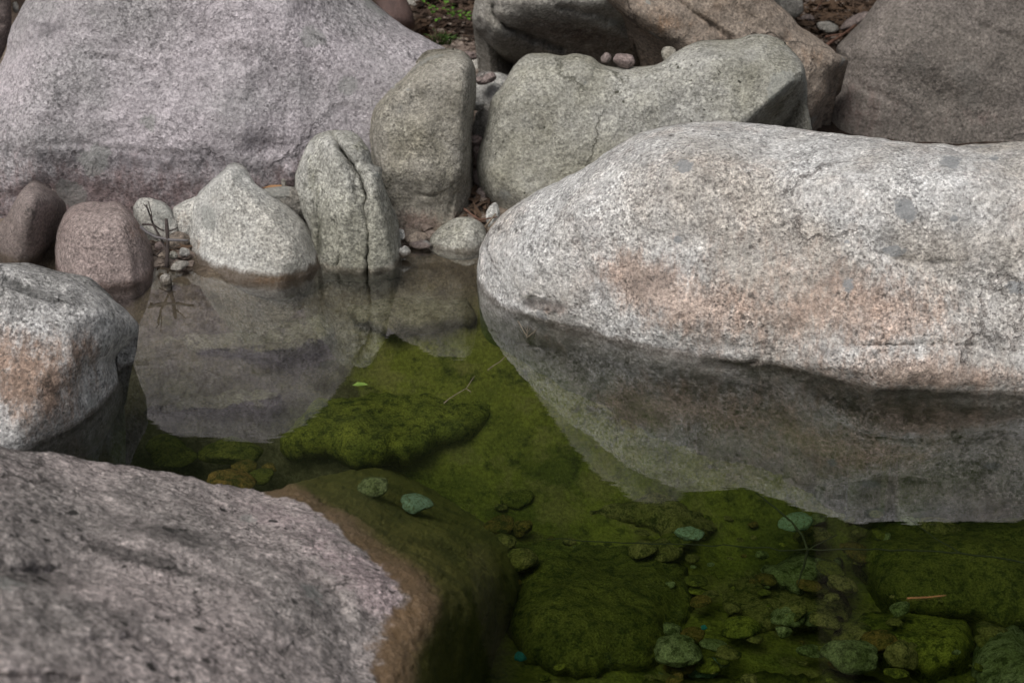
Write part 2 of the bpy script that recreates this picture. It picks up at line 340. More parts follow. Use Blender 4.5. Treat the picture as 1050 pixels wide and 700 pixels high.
def triangulate(O, step, rings, seed):
    rng = np.random.default_rng(seed)
    lo, hi = O.min(0), O.max(0); gx = np.arange(lo[0], hi[0], step); gy = np.arange(lo[1], hi[1], step * 0.87)
    G = np.array([(x + (step / 2 if r % 2 else 0), y) for r, y in enumerate(gy) for x in gx])
    G += rng.uniform(-0.18, 0.18, G.shape) * step
    G = G[inside(G, O)]; d = seg_dist(G, O, np.roll(O, -1, 0)); last = rings[-1] if rings else 0
    G = G[d > last + step * 0.6]
    area = np.sum(O[:, 0] * np.roll(O[:, 1], -1) - O[:, 1] * np.roll(O[:, 0], -1))
    T = np.roll(O, -1, 0) - np.roll(O, 1, 0); T /= np.linalg.norm(T, axis=1)[:, None] + 1e-9
    N = np.stack([-T[:, 1], T[:, 0]], 1) * (1 if area > 0 else -1)
    pts = [O]
    for r in rings:
        Q = O + N * r; Q = Q[inside(Q, O)]; dq = seg_dist(Q, O, np.roll(O, -1, 0)); pts.append(Q[dq > r * 0.9])
    pts.append(G); A = np.concatenate(pts); n = len(O)
    v, e, f, ov, oe, of = delaunay_2d_cdt([Vector(p) for p in A], [], [list(range(n))], 1, 1e-4)
    v = np.array([(p.x, p.y) for p in v]); bidx = {}
    for k, o in enumerate(ov):
        for q in o:
            if q < n: bidx[q] = k
    return v, np.array([list(t) for t in f]), [bidx[k] for k in range(n)]
def normals(V, F):
    n = np.cross(V[F[:, 1]] - V[F[:, 0]], V[F[:, 2]] - V[F[:, 0]]); N = np.zeros_like(V)
    for k in range(3): np.add.at(N, F[:, k], n)
    return N / (np.linalg.norm(N, axis=1)[:, None] + 1e-12)
def gauss(P, g):
    x, y, rx, ry, rot, amp = g; c, s = math.cos(R(rot)), math.sin(R(rot))
    u = (P[:, 0] - x) * c + (P[:, 1] - y) * s; w = -(P[:, 0] - x) * s + (P[:, 1] - y) * c
    return amp * np.exp(-(u / rx) ** 2 - (w / ry) ** 2)
def tps(ctrl, P):
    C = np.array(ctrl, float); n = len(C); s = 100.0
    X = C[:, :2] / s; Q = P / s
    def U(r2): return 0.5 * r2 * np.log(r2 + 1e-12)
    K = U(((X[:, None] - X[None]) ** 2).sum(2)) + 1e-3 * np.eye(n); Pm = np.c_[np.ones(n), X]
    A = np.block([[K, Pm], [Pm.T, np.zeros((3, 3))]]); w = np.linalg.solve(A, np.r_[C[:, 2], 0, 0, 0])
    out = np.zeros(len(Q))
    for k in range(n): out += w[k] * U(((Q - X[k]) ** 2).sum(1))
    return out + w[n] + Q @ w[n + 1:]
SEED = [0]
def rock(name, label, cat, outline, mat, base=None, z0=0.0, k=0.2, T=0.1, Rr=30, Tb=0.25, step=3.4, bumps=(), facets=(), cracks=(), masks=(),
         rough=1.0, group=None, zmode=None, zbot=-0.75, sm=14, jag=0.6, lowf=1.0, parent=None, big=0.0, sink=0.4, chip=1.0):
    """front surface from a traced outline, placed at its own distance, with real thickness (a rounded back) and relief"""
    SEED[0] += 1; sd = SEED[0] * 13
    O = catmull(outline, step)
    O = O + np.stack([fbm(np.c_[O, O[:, 0] * 0] , 0.06, 3, sd), fbm(np.c_[O, O[:, 0] * 0], 0.06, 3, sd + 5)], 1) * jag
    P, F, bd = triangulate(O, step, [0.5, 1.4, 2.8], sd) if zmode is None else triangulate(O, step, [], sd)
    dist = seg_dist(P, O, np.roll(O, -1, 0))
    def dome(d, Rv):
        e = np.clip(d / Rv, 0, 1); return np.sqrt(np.clip(1 - (1 - e) ** 2, 0, 1))
    def relief(P):
        r = np.zeros(len(P))
        for g in bumps: r += gauss(P, g)
        for (x, y, ax, ay, slope, soft) in facets:
            L = math.hypot(ax, ay); d = ((P[:, 0] - x) * ax + (P[:, 1] - y) * ay) / L
            r += slope * soft * np.logaddexp(0, np.clip(d / soft, -30, 60))
        return r
    def carve(P):
        r = np.zeros(len(P))
        for (pl, w, dep) in cracks:
            C = catmull_open(pl, 4); C = C + np.stack([fbm(np.c_[C, C[:, 0] * 0], 0.09, 3, sd + 2), fbm(np.c_[C, C[:, 0] * 0], 0.09, 3, sd + 3)], 1) * 2.0
            d = seg_dist(P, C[:-1], C[1:]); r += dep * np.exp(-(np.abs(d) / w) ** 1.25)
        return r
    def smooth_field(f, F, P, keep, it):
        n = len(f); E = np.concatenate([F[:, [0, 1]], F[:, [1, 2]], F[:, [2, 0]]]); cnt = np.bincount(E.ravel(), minlength=n)
        for _ in range(it):
            a = np.bincount(E[:, 0], f[E[:, 1]], n) + np.bincount(E[:, 1], f[E[:, 0]], n)
            g = a / np.maximum(cnt, 1); f = np.where(keep, f, g)
        return f
    m = np.zeros((len(P), 4)); m[:, 3] = 1
    for (ch, *g) in masks: m[:, ch] += gauss(P, g)
    for (pl, w, dep) in cracks:
        if dep > 0.012: C = catmull_open(pl, 4); m[:, 1] += 0.5 * np.exp(-(seg_dist(P, C[:-1], C[1:]) / (w * 1.3)) ** 2)
    if zmode is None:
        bp = np.array(base, float); bp = bp[np.argsort(bp[:, 0])]
        def plane(P):
            py = np.interp(P[:, 0], bp[:, 0], bp[:, 1]); dx, dy, dz = ray(P[:, 0], py); Y0 = dy * (z0 - H) / dz
            dx, dy, dz = ray(P[:, 0], P[:, 1]); Yb = Y0 - k * z0
            t = (Yb + k * H) / (dy - k * dz); return t * dy
        d1 = smooth_field(dome(dist, Rr), F, P, dist < Rr * 0.25, sm)
        Yf = plane(P) + T * (1 - d1) + relief(P) + carve(P) * dome(dist, 8)
        Vf = np.stack(at_y(P[:, 0], P[:, 1], Yf), 1)
        # back: coarse
        P2, F2, bd2 = triangulate(O, step * 3.2, [step * 0.8], sd + 1)
        dist2 = seg_dist(P2, O, np.roll(O, -1, 0))
        Yb = plane(P2) + T + relief(P2) * (dist2 < 1) + Tb * smooth_field(dome(dist2, max(Rr * 1.3, dist2.max() * 0.8)), F2, P2, dist2 < 4, 6)
        Vb = np.stack(at_y(P2[:, 0], P2[:, 1], Yb), 1)
        Vb[:, 2] -= sink * np.clip(1 - (Vb[:, 2] - z0) / 0.12, 0, 1) * np.clip(dist2 / 10, 0, 1)
    else:
        zf = zmode(P, dist, dome) - carve(P) - relief(P)
        Vf = np.stack(at_z(P[:, 0], P[:, 1], zf), 1)
        P2, F2, bd2 = triangulate(O, step * 4, [], sd + 1)
        z2 = zmode(P2, seg_dist(P2, O, np.roll(O, -1, 0)), dome)
        Vb = np.stack(at_z(P2[:, 0], P2[:, 1], z2), 1); Vb[:, 2] = zbot
    # orient faces towards the viewer for the front
    C = Vf[F].mean(1) - np.array([0, 0, H]); nn = np.cross(Vf[F[:, 1]] - Vf[F[:, 0]], Vf[F[:, 2]] - Vf[F[:, 0]])
    flip = (nn * C).sum(1) > 0; F[flip] = F[flip][:, ::-1]
    C2 = P2[F2]; a2 = np.cross(C2[:, 1] - C2[:, 0], C2[:, 2] - C2[:, 0]); C1 = P[F]; a1 = np.cross(C1[:, 1] - C1[:, 0], C1[:, 2] - C1[:, 0])
    flip = np.sign(a2) == np.sign(np.median(a1)); F2[flip] = F2[flip][:, ::-1]
    # relief noise along the normals
    N = normals(Vf, F)
    if zmode is None: N = N * 0.7 + np.array([0, -0.3, 0])
    damp = np.clip(dist / 14, 0.12, 1)
    disp = (0.014 * lowf * fbm(Vf, 3.0, 2, sd) * damp + rough * (0.0026 * fbm(Vf, 13, 3, sd + 3) + 0.0013 * fbm(Vf, 60, 3, sd + 7))) 
    disp += chip * (0.022 * (0.25 - np.abs(vnoise(Vf, 4.3, sd + 31))) + 0.008 * (0.25 - np.abs(vnoise(Vf, 11.0, sd + 33)))) * damp
    rid = 1 - np.abs(fbm(Vf, 7.0, 3, sd + 9)); disp -= rough * 0.0015 * np.clip(rid - 0.86, 0, 1) / 0.14 * damp
    if big: disp += big * fbm(Vf, 1.6, 3, sd + 21) * damp
    Vf = Vf + N * disp[:, None]
    nf = len(Vf)
    if zmode is None:
        remap = np.arange(len(Vb)) + nf
        for a, b in zip(bd, bd2): remap[b] = a
        keepb = np.ones(len(Vb), bool); keepb[bd2] = False
        newi = np.cumsum(keepb) - 1 + nf; remap = np.where(keepb, newi, remap)
        inv = dict(zip(bd2, bd))
        remap = np.array([inv[q] if q in inv else newi[q] for q in range(len(Vb))])
        Vb2 = Vb[keepb]; Vb2 = Vb2 + (0.03 * fbm(Vb2, 4, 3, sd))[:, None] * np.array([0, 1, 0.3])
        V = np.concatenate([Vf, Vb2]); FF = np.concatenate([F, remap[F2]]).tolist()
        mm = np.concatenate([m, np.zeros((len(Vb2), 4)) + [0, 0, 0, 1]])
    else:
        V = np.concatenate([Vf, Vb]); FF = F.tolist() + (F2 + nf).tolist(); n = len(bd)
        s = np.sign(np.median(a1))
        for q in range(n):
            a, b = bd[q], bd[(q + 1) % n]; c, d = bd2[(q + 1) % n] + nf, bd2[q] + nf
            FF.append([b, a, d, c])
        mm = np.concatenate([m, np.zeros((len(Vb), 4)) + [0, 0, 0, 1]])
    org = np.array([Vf[:, 0].mean(), Vf[:, 1].mean(), max(V[:, 2].min(), -0.6)])
    o = link(name, V, FF, mat, parent, mask=mm, origin=org)
    if zmode is not None:
        import bmesh
        bm = bmesh.new(); bm.from_mesh(o.data); bmesh.ops.recalc_face_normals(bm, faces=bm.faces); bm.to_mesh(o.data); bm.free()
    if cat: tag(o, label, cat, group)
    return o
def catmull_open(pl, step):
    P = np.array(pl, float); out = []
    for a, b in zip(P[:-1], P[1:]):
        m = max(1, int(np.linalg.norm(b - a) / step)); out += [a + (b - a) * j / m for j in range(m)]
    return np.array(out + [P[-1]])

rock('boulder', 'huge lilac-grey boulder filling the upper left behind the small rocks', 'boulder',
     [(-60, 290), (-75, 200), (-40, 130), (0, 66), (11, 30), (26, 0), (50, -40), (120, -92), (230, -112), (310, -82), (350, -30), (375, -2), (411, 25), (440, 41), (462, 54), (474, 75), (478, 150),
      (476, 250), (430, 315), (250, 335), (60, 335), (-60, 320)], M_back,
     base=[(-60, 242), (250, 236), (320, 226), (500, 214)], k=0.26, T=0.24, Rr=75, Tb=0.7, step=3.6, lowf=1.3, sm=40,
     bumps=[(110, 226, 260, 40, 4, 0.05), (230, 130, 160, 45, 8, -0.035), (330, 60, 120, 40, 30, -0.03), (80, 60, 40, 60, 0, 0.02), (270, 150, 20, 12, 0, 0.02)],
     cracks=[([(82, 150), (90, 165), (88, 182), (91, 200)], 1.4, 0.007), ([(98, 58), (112, 60), (124, 63), (160, 74)], 2.0, 0.014), ([(25, 150), (60, 148), (110, 152), (160, 160), (215, 158)], 3.0, 0.006)],
     masks=[(0, 100, 215, 260, 60, 3, 1.05), (0, 340, 200, 80, 34, 0, 0.7), (1, 120, 175, 170, 26, 4, 0.3), (1, 50, 30, 30, 22, 0, 0.75), (1, 190, 20, 30, 18, 0, 0.6), (1, 130, 95, 45, 16, 0, 0.5), (1, 60, 160, 160, 14, 5, 0.55),
            (1, 250, 85, 40, 20, 0, 0.35), (1, 210, 158, 40, 10, 0, 0.5), (1, 300, 30, 30, 12, 20, 0.3)])
rock('rock', 'dark grey rock cut off by the upper left corner', 'rock',
     [(-90, -50), (-20, -50), (6, -10), (13, 12), (11, 32), (2, 58), (-20, 85), (-90, 90)], M_darkpink, base=[(0, 120)], z0=0.2, k=0.2, T=0.12, Rr=30)
rock('rock', 'dull brown pink rock with a ridge on top at the left edge', 'rock',
     [(-35, 238), (0, 228), (12, 212), (20, 198), (28, 189), (40, 188), (52, 194), (63, 203), (68, 213), (64, 236), (55, 258), (44, 276), (30, 292), (-10, 300), (-45, 280)], M_darkpink,
     base=[(0, 280)], k=0.25, T=0.10, Rr=16, sm=6, facets=[(30, 215, 0.9, 0.25, 0.0045, 2), (28, 215, -0.8, 0.1, 0.003, 3), (40, 205, 0.1, -1, 0.004, 2)], masks=[(0, 15, 270, 40, 16, 0, 0.9), (0, 60, 200, 8, 12, 0, .3)])
rock('rock', 'rounded pink granite rock half in the pool at the left', 'rock',
     [(57, 268), (58, 240), (64, 223), (74, 211), (90, 207), (105, 208), (120, 207), (131, 214), (142, 228), (152, 245), (160, 268), (165.5, 290), (164, 301), (130, 308), (90, 310), (60, 305)], M_pink,
     base=[(57, 292), (110, 297), (164, 294)], k=0.3, T=0.11, Rr=18, sm=6, facets=[(100, 232, -0.1, -1, 0.004, 2.5), (134, 260, 1, -0.15, 0.0035, 2), (75, 260, -1, 0, 0.003, 3)], bumps=[(95, 225, 30, 14, 0, -0.01)], cracks=[([(134, 238), (137, 255), (143, 275), (144, 292)], 1.8, 0.009)],
     masks=[(0, 140, 235, 14, 14, 0, 0.8), (0, 150, 280, 14, 12, 0, 0.5), (1, 100, 240, 20, 8, 0, 0.2)])
rock('rock', 'small pale lumpy rock behind the forked dark twigs', 'rock',
     [(138, 222), (137, 211), (145, 203), (157, 204), (170, 209), (178, 218), (184, 232), (180, 250), (160, 255), (145, 246), (140, 234)], M_pale,
     base=[(160, 262)], k=0.3, T=0.07, Rr=14, step=2.4, cracks=[([(150, 212), (160, 225), (172, 233)], 2, .008)], masks=[(0, 180, 250, 12, 10, 0, .8), (1, 150, 236, 12, 6, 0, .4)])
rock('rock', 'small pinkish rock touching the left side of the pointed white rock', 'rock',
     [(177, 216), (184, 209), (194, 204), (206, 202), (212, 220), (206, 246), (190, 250), (180, 240)], M_pale, base=[(190, 258)], k=0.3, T=0.06, Rr=12, step=2.4, masks=[(0, 190, 225, 12, 18, 0, .45)])
rock('rock', 'pointed off white rock rising from the pool with a brown waterline', 'rock',
     [(193, 262), (192, 238), (194, 220), (200, 204), (210, 193), (222, 184), (232, 174), (242, 170.5), (251, 173), (258, 182), (265, 191), (282, 202), (297, 212), (311, 225), (321, 241), (330, 259), (337, 276),
      (339, 292), (314, 303), (285, 308), (250, 305), (215, 298), (196, 286)], M_pale,
     base=[(193, 275), (215, 281), (240, 286), (285, 292), (310, 293), (331, 292)], k=0.36, T=0.075, Rr=12, step=2.6, sm=5,
     bumps=[(214, 250, 26, 40, 0, 0.025), (250, 182, 7, 6, 40, 0.02)], facets=[(268, 214, 0.72, -0.69, 0.0045, 1.6), (226, 214, -0.95, -0.25, 0.0022, 2), (300, 262, 0.9, 0.3, 0.003, 3)],
     cracks=[([(243, 180), (250, 187), (257, 192)], 2.2, 0.012)],
     masks=[(0, 222, 205, 12, 12, 0, 0.42), (0, 300, 262, 14, 16, 0, 0.45), (0, 202, 250, 10, 14, 0, 0.5), (1, 204, 245, 8, 10, 0, 0.45), (1, 262, 198, 4, 6, 0, 0.5), (0, 275, 288, 45, 5, -2, 0.9), (1, 270, 225, 5, 5, 0, .5)])
rock('rock', 'grey brown rock wedged between the pointed white rock and the cracked one', 'rock',
     [(262, 205), (270, 194), (285, 191), (300, 191), (310, 197), (319, 210), (323, 228), (321, 250), (300, 262), (275, 240)], M_slab, base=[(300, 270)], k=0.25, T=0.08, Rr=16, step=2.6,
     facets=[(290, 202, 0.1, 1, 0.003, 4)])
rock('rock', 'upright whitish rock with a long black crack running down to the water', 'rock',
     [(303, 190), (305, 172), (313, 156), (321, 142), (333, 135.5), (347, 133), (360, 134), (371, 142), (379, 154), (382, 168), (391, 173), (393, 184), (400, 205), (408, 228), (411, 250), (412, 276), (410, 285), (380, 289), (350, 288), (328, 286),
      (322, 278), (322, 262), (318, 240), (312, 224), (307, 207)], M_split,
     base=[(303, 278), (322, 275), (350, 277), (380, 279), (412, 274)], k=0.22, T=0.085, Rr=9, step=2.1, sm=4, rough=1.5, facets=[(340, 170, -0.9, -0.3, 0.003, 2), (390, 200, 0.95, -0.2, 0.004, 2), (350, 150, 0.1, -1, 0.004, 2)],
     bumps=[(342, 160, 8, 30, -25, -0.015), (330, 200, 10, 30, 0, 0.02), (392, 230, 9, 40, -12, -0.012), (353, 240, 12, 34, 0, -0.02), (366, 200, 5, 18, -15, 0.015)],
     cracks=[([(340, 137), (350, 152), (360, 166), (370, 180), (374, 200), (376, 225), (377, 250), (378, 290)], 1.7, 0.07), ([(352, 150), (358, 168), (366, 182)], 2.0, 0.02),
             ([(345, 225), (350, 250), (347, 272)], 1.8, 0.014), ([(322, 205), (328, 230), (326, 260)], 2.2, 0.02), ([(391, 200), (397, 225), (400, 250)], 1.6, 0.012), ([(326, 150), (332, 170), (330, 185)], 1.6, 0.01)],
     masks=[(0, 318, 185, 12, 30, 0, 0.6), (0, 370, 150, 10, 14, 0, 0.5), (1, 378, 255, 6, 22, 0, 0.6), (1, 328, 250, 8, 22, 0, 0.5), (2, 386, 180, 5, 3, 0, 0.9)])
rock('rock', 'tall upright olive grey slab of rock standing right of the cracked rock', 'rock',
     [(378, 152), (377.5, 136), (380, 119), (387, 106), (400, 92), (415, 78), (428, 63), (440, 55), (452, 52), (465, 52.5), (477, 57), (486, 66), (489, 78), (488, 95), (485.5, 112), (484, 140), (485, 180), (487, 207), (491, 228), (488, 248),
      (460, 264), (420, 264), (400, 238), (392, 216), (385, 192), (380, 170)], M_olive,
     base=[(378, 234), (440, 239), (490, 232)], k=0.16, T=0.12, Rr=9, step=2.6, sm=4, lowf=1.4,
     bumps=[(430, 105, 14, 20, -20, 0.02), (395, 100, 10, 12, 0, 0.0), (430, 175, 34, 14, 10, -0.018), (450, 215, 30, 12, 0, 0.012), (470, 90, 12, 14, 0, -0.015)],
     facets=[(393, 150, -1, 0.1, 0.005, 1.6), (474, 130, 1, 0.08, 0.008, 1.8), (440, 82, -0.35, -1, 0.005, 3)],
     cracks=[([(462, 190), (464, 205), (460, 222)], 1.8, 0.016), ([(430, 200), (445, 203), (452, 199)], 1.6, 0.01), ([(463, 200), (473, 196)], 1.5, .012)],
     masks=[(0, 430, 226, 34, 16, 12, 1.0), (0, 470, 222, 12, 14, 0, 0.5), (1, 432, 98, 12, 16, 0, 0.5), (2, 404, 90, 3, 2.5, 0, 0.9), (2, 418, 92, 3, 3, 0, 0.8), (1, 480, 130, 5, 50, 0, 0.45), (1, 385, 150, 4, 40, 0, 0.3)])  # dark mask also paints shade down the right edge, turned from the light
rock('rock', 'low flattish grey stone at the waterline below the tall slab', 'stone',
     [(440, 250), (444, 241), (455, 231), (468, 223.5), (482, 223), (494, 229), (499, 241), (500, 258), (488, 266), (460, 267), (443, 260)], M_olive2,
     base=[(440, 256), (480, 261), (500, 258)], k=0.9, T=0.05, Rr=12, step=2.4, masks=[(1, 470, 262, 24, 5, 0, .5)], cracks=[([(452, 243), (468, 238), (488, 240)], 2, .008)])
rock('boulder', 'long grey green boulder with black pits behind the big white one', 'boulder',
     [(489, 176), (491, 157), (495, 140), (500, 118), (504, 101), (512, 90), (520, 78), (529, 64), (541, 56.5), (560, 55), (575, 57), (590, 54.5), (605, 57), (617, 65), (635, 69), (652, 68), (668, 67), (680, 63), (695, 52), (710, 44.5),
      (725, 41), (740, 41), (757, 40), (768, 35.5), (781, 35), (797, 39), (812, 50), (823, 65), (827, 82), (829, 105), (833, 133), (835, 200), (800, 260), (650, 285), (540, 262), (512, 226), (502, 213), (493, 196)], M_olive2,
     base=[(490, 228), (600, 233), (830, 236)], k=0.22, T=0.14, Rr=15, Tb=0.22, step=3.0, sm=6, lowf=1.2,
     facets=[(795, 100, 0.63, 0.78, 0.009, 1.3), (760, 62, 0.1, -1, 0.004, 3), (640, 100, 0, -1, 0.0008, 12), (515, 185, -0.6, 0.8, 0.002, 5)],
     bumps=[(525, 190, 26, 12, 30, -0.02), (560, 95, 40, 20, 0, -0.015), (625, 90, 30, 30, 0, 0.015), (760, 60, 40, 14, -10, -0.012)],
     cracks=[([(524, 138), (520, 152), (505, 168)], 1.7, 0.012), ([(500, 178), (512, 186), (530, 190), (545, 186)], 2.2, 0.008), ([(792, 55), (806, 66), (815, 78)], 2, .008)],
     masks=[(1, 560, 105, 30, 24, 0, 0.35), (1, 690, 110, 50, 20, 0, 0.3), (1, 800, 115, 26, 14, -40, 0.6), (1, 800, 62, 14, 14, 0, 0.4), (2, 600, 84, 9, 5, 0, 0.55), (0, 640, 110, 40, 30, 0, 0.25)])  # slanted dark mask paints shade onto the right facet below the ridge
rock('boulder', 'massive overhanging taupe boulder at the top centre with a shaded underside', 'boulder',
     [(484, 18), (487, 2), (495, -30), (520, -80), (560, -150), (620, -240), (690, -290), (760, -260), (790, -120), (740, 20), (700, 52), (684, 62), (665, 72), (640, 95), (560, 112), (538, 90), (528, 70), (514, 58), (503, 46),
      (496, 37), (487, 29)], M_slab,
     base=[(484, 54), (760, 54)], z0=0.35, k=0.1, T=0.22, Rr=26, Tb=0.5, step=3.2, sm=10, lowf=1.3,
     facets=[(600, 14, 0.02, 1, 0.0055, 4)], bumps=[(505, 45, 22, 22, 40, -0.13), (600, 0, 90, 12, 0, -0.03), (640, 38, 50, 7, 25, -0.03)],
     cracks=[([(506, 6), (508, 17), (519, 26), (535, 35), (552, 43), (575, 50)], 3.2, 0.06), ([(575, 8), (610, 16), (650, 30), (676, 44)], 3, 0.03), ([(620, 25), (650, 42), (668, 60)], 2.5, 0.02)],
     masks=[(0, 590, 38, 90, 16, 12, 0.9), (1, 600, 45, 80, 8, 10, 0.5), (1, 515, 30, 12, 8, 40, .3)])  # brown underside, with its shade painted in by the dark mask
rock('boulder', 'orange brown slab leaning diagonally over the grey green boulder', 'boulder',
     [(612, -8), (628, 6), (645, 20), (667, 36), (690, 50), (704, 62), (740, 95), (800, 125), (829, 121), (835, 116), (848, 96), (852, 80), (860, 72), (869, 62), (858, 54), (845, 44), (832, 35), (820, 28), (812, 18), (803, 9), (790, -3),
      (740, -60), (670, -95), (600, -60)], M_brown,
     base=[(600, 69), (870, 69)], z0=0.35, k=0.3, T=0.13, Rr=14, Tb=0.35, step=3.2, sm=8, rough=1.4,
     cracks=[([(688, -4), (712, 12), (735, 28), (752, 42)], 2.0, 0.022), ([(803, 40), (810, 34), (816, 31)], 1.8, 0.012), ([(838, 64), (850, 76)], 1.8, 0.012), ([(790, 45), (803, 38), (838, 64)], 1.5, .004)],
     facets=[(852, 72, 0.9, 0.4, 0.004, 2), (665, 42, -0.6, 0.8, 0.006, 3)], bumps=[(770, 25, 30, 10, 30, .01)],
     masks=[(0, 690, 25, 30, 14, 0, 0.7), (0, 800, 40, 30, 16, 0, 0.5), (2, 760, 24, 7, 7, 0, 0.5), (2, 662, 3, 9, 9, 0, 0.5), (1, 730, 20, 12, 16, 0, 0.4), (0, 835, 60, 14, 12, 0, .5)])
rock('boulder', 'dark umber boulder filling the upper right corner', 'boulder',
     [(830, 150), (834, 122), (842, 104), (850, 84), (857, 62), (858, 48), (868, 38), (880, 25), (890, 12), (902, -4), (935, -45), (1010, -85), (1120, -85), (1200, 20), (1220, 180), (1100, 250), (900, 260), (838, 220)], M_right,
     base=[(830, 172), (1200, 172)], k=0.25, T=0.2, Rr=40, Tb=0.6, step=3.8, lowf=1.5, sm=20, rough=.7,
     cracks=[([(876, 84), (905, 98), (925, 108)], 2.2, 0.012), ([(990, 10), (1010, 28), (1050, 42)], 2.2, 0.012), ([(1010, 28), (1030, 20)], 1.8, .01)],
     facets=[(880, 80, -0.9, 0.35, 0.0012, 8)], bumps=[(980, 100, 60, 20, 15, 0.02), (940, 40, 40, 30, 0, -0.02)],
     masks=[(0, 880, 110, 50, 40, 0, 0.6), (1, 960, 30, 60, 30, 0, 0.35), (0, 1000, 120, 60, 14, 0, .5)])
rock('boulder', 'biggest boulder in the middle right, white speckled granite with orange stains', 'boulder',
     [(490, 300), (488.5, 285), (490, 265), (496, 246), (508, 227), (525, 212), (545, 199), (565, 189), (585, 179), (600, 171), (620, 158), (640, 146), (660, 136), (682, 129), (700, 126.5), (725, 124.5), (750, 124.5), (780, 127), (810, 131),
      (840, 135), (870, 138), (900, 142), (940, 147), (975, 148.5), (1010, 147), (1050, 144.5), (1110, 142), (1190, 165), (1260, 230), (1290, 330), (1270, 420), (1150, 430), (1050, 430), (960, 427), (900, 421), (850, 409), (790, 396), (720, 391), (670, 383), (620, 371), (570, 360), (530, 350), (506, 338), (494, 322)], M_white,
     base=[(490, 334), (510, 338), (530, 343), (570, 350), (620, 361), (670, 373), (720, 381), (790, 385), (850, 399), (900, 409), (960, 414), (1050, 417), (1200, 412)], k=0.46, T=0.21, Rr=62, Tb=0.30, step=3.0, sm=18, lowf=1.3, rough=1.5, facets=[(590, 240, -0.95, 0.2, 0.0004, 5), (760, 168, 0.02, -1, 0.0020, 5)],
     bumps=[(530, 350, 40, 14, 15, 0.03), (880, 375, 90, 16, 4, -0.02), (760, 372, 60, 8, 3, -0.012), (930, 270, 90, 20, 25, 0.02), (780, 240, 120, 60, 10, -0.02), (1030, 330, 40, 50, -20, 0.03), (640, 290, 16, 60, -20, 0.012)],
     cracks=[([(588, 222), (594, 245), (600, 265), (612, 290), (618, 305)], 2.2, 0.016), ([(618, 305), (628, 330), (632, 345)], 1.6, .006), ([(900, 260), (930, 266), (965, 271), (1010, 285), (1045, 290)], 1.6, 0.009),
             ([(985, 290), (1000, 320), (1008, 345), (1025, 358), (1050, 362)], 1.8, 0.010), ([(720, 377), (750, 378), (765, 376), (778, 368)], 2.4, 0.02), ([(860, 355), (930, 352), (1000, 355)], 2.0, 0.008),
             ([(965, 158), (1000, 152), (1030, 162), (1050, 178)], 2.0, .01), ([(540, 316), (555, 314), (575, 318)], 3, .015)],
     masks=[(0, 660, 285, 60, 36, 15, 0.75), (0, 730, 325, 90, 42, 5, 0.85), (0, 900, 318, 105, 46, 5, 1.05), (0, 950, 385, 140, 18, 2, 0.95), (0, 780, 250, 90, 40, 10, 0.3), (0, 850, 230, 120, 26, 0, 0.2), (0, 640, 280, 22, 22, 0, .4),
            (1, 655, 288, 36, 22, 0, 0.55), (1, 880, 300, 60, 30, 0, 0.35), (1, 740, 300, 60, 30, 0, 0.22), (1, 980, 240, 50, 40, 0, 0.3), (1, 560, 260, 40, 40, 0, 0.2), (1, 900, 260, 40, 40, 0, 0.35), (1, 1030, 350, 26, 26, 0, 0.3), (1, 555, 318, 24, 6, 5, 0.75), (1, 790, 200, 120, 22, 5, 0.22),
            (1, 850, 275, 26, 30, 0, 0.3), (0, 560, 320, 26, 8, 0, .7),
            (2, 703, 172, 11, 8, 0, 1.0), (2, 928, 216, 16, 14, 30, 1.0), (2, 917, 257, 13, 7, 0, 1.0), (2, 975, 168, 13, 8, 0, 0.9), (2, 978, 224, 7, 5, 0, 0.9), (2, 695, 246, 5, 5, 0, 0.9), (2, 870, 293, 8, 11, 20, 0.8), (2, 1042, 296, 12, 9, 0, .9),
            (2, 1020, 160, 6, 4, 0, .8), (2, 868, 248, 4, 4, 0, .8)])
rock('boulder', 'grey and rust stained boulder at the left edge overhanging the pool', 'boulder',
     [(-170, 310), (-90, 276), (-30, 267), (0, 270), (25, 273), (50, 280), (75, 287), (98, 297), (118, 308), (134, 322), (143, 333), (141, 344), (130, 355), (119, 366), (121, 383), (126.5, 400), (123, 420), (113, 439), (100, 460),
      (70, 474), (30, 483), (-60, 490), (-180, 480), (-210, 390)], M_left,
     base=[(-100, 480), (30, 474), (70, 468), (100, 456), (126, 440)], k=0.7, T=0.11, Rr=15, Tb=0.35, step=3.2, sm=6, rough=1.5,
     bumps=[(70, 370, 40, 14, 40, 0.0), (118, 372, 26, 12, 0, 0.04), (40, 290, 60, 8, 12, 0.02), (70, 425, 40, 20, 0, -0.02)],
     facets=[(95, 330, 0.8, 0.6, 0.002, 6), (60, 310, 0.25, -1, 0.002, 6)],
     cracks=[([(0, 280), (20, 292), (45, 300), (60, 312)], 2.6, 0.02), ([(-10, 345), (15, 352), (20, 372), (30, 395)], 2, .006), ([(40, 284), (66, 298), (90, 304)], 2, .01)],
     masks=[(0, 28, 388, 75, 55, 20, 1.15), (0, 90, 355, 18, 18, 0, 0.5), (1, 40, 295, 50, 8, 18, 0.6), (1, 40, 435, 70, 14, 0, 0.45), (1, 85, 310, 22, 8, 20, 0.5), (1, 20, 330, 40, 10, 10, 0.35), (1, 20, 400, 30, 30, 0, .25)])
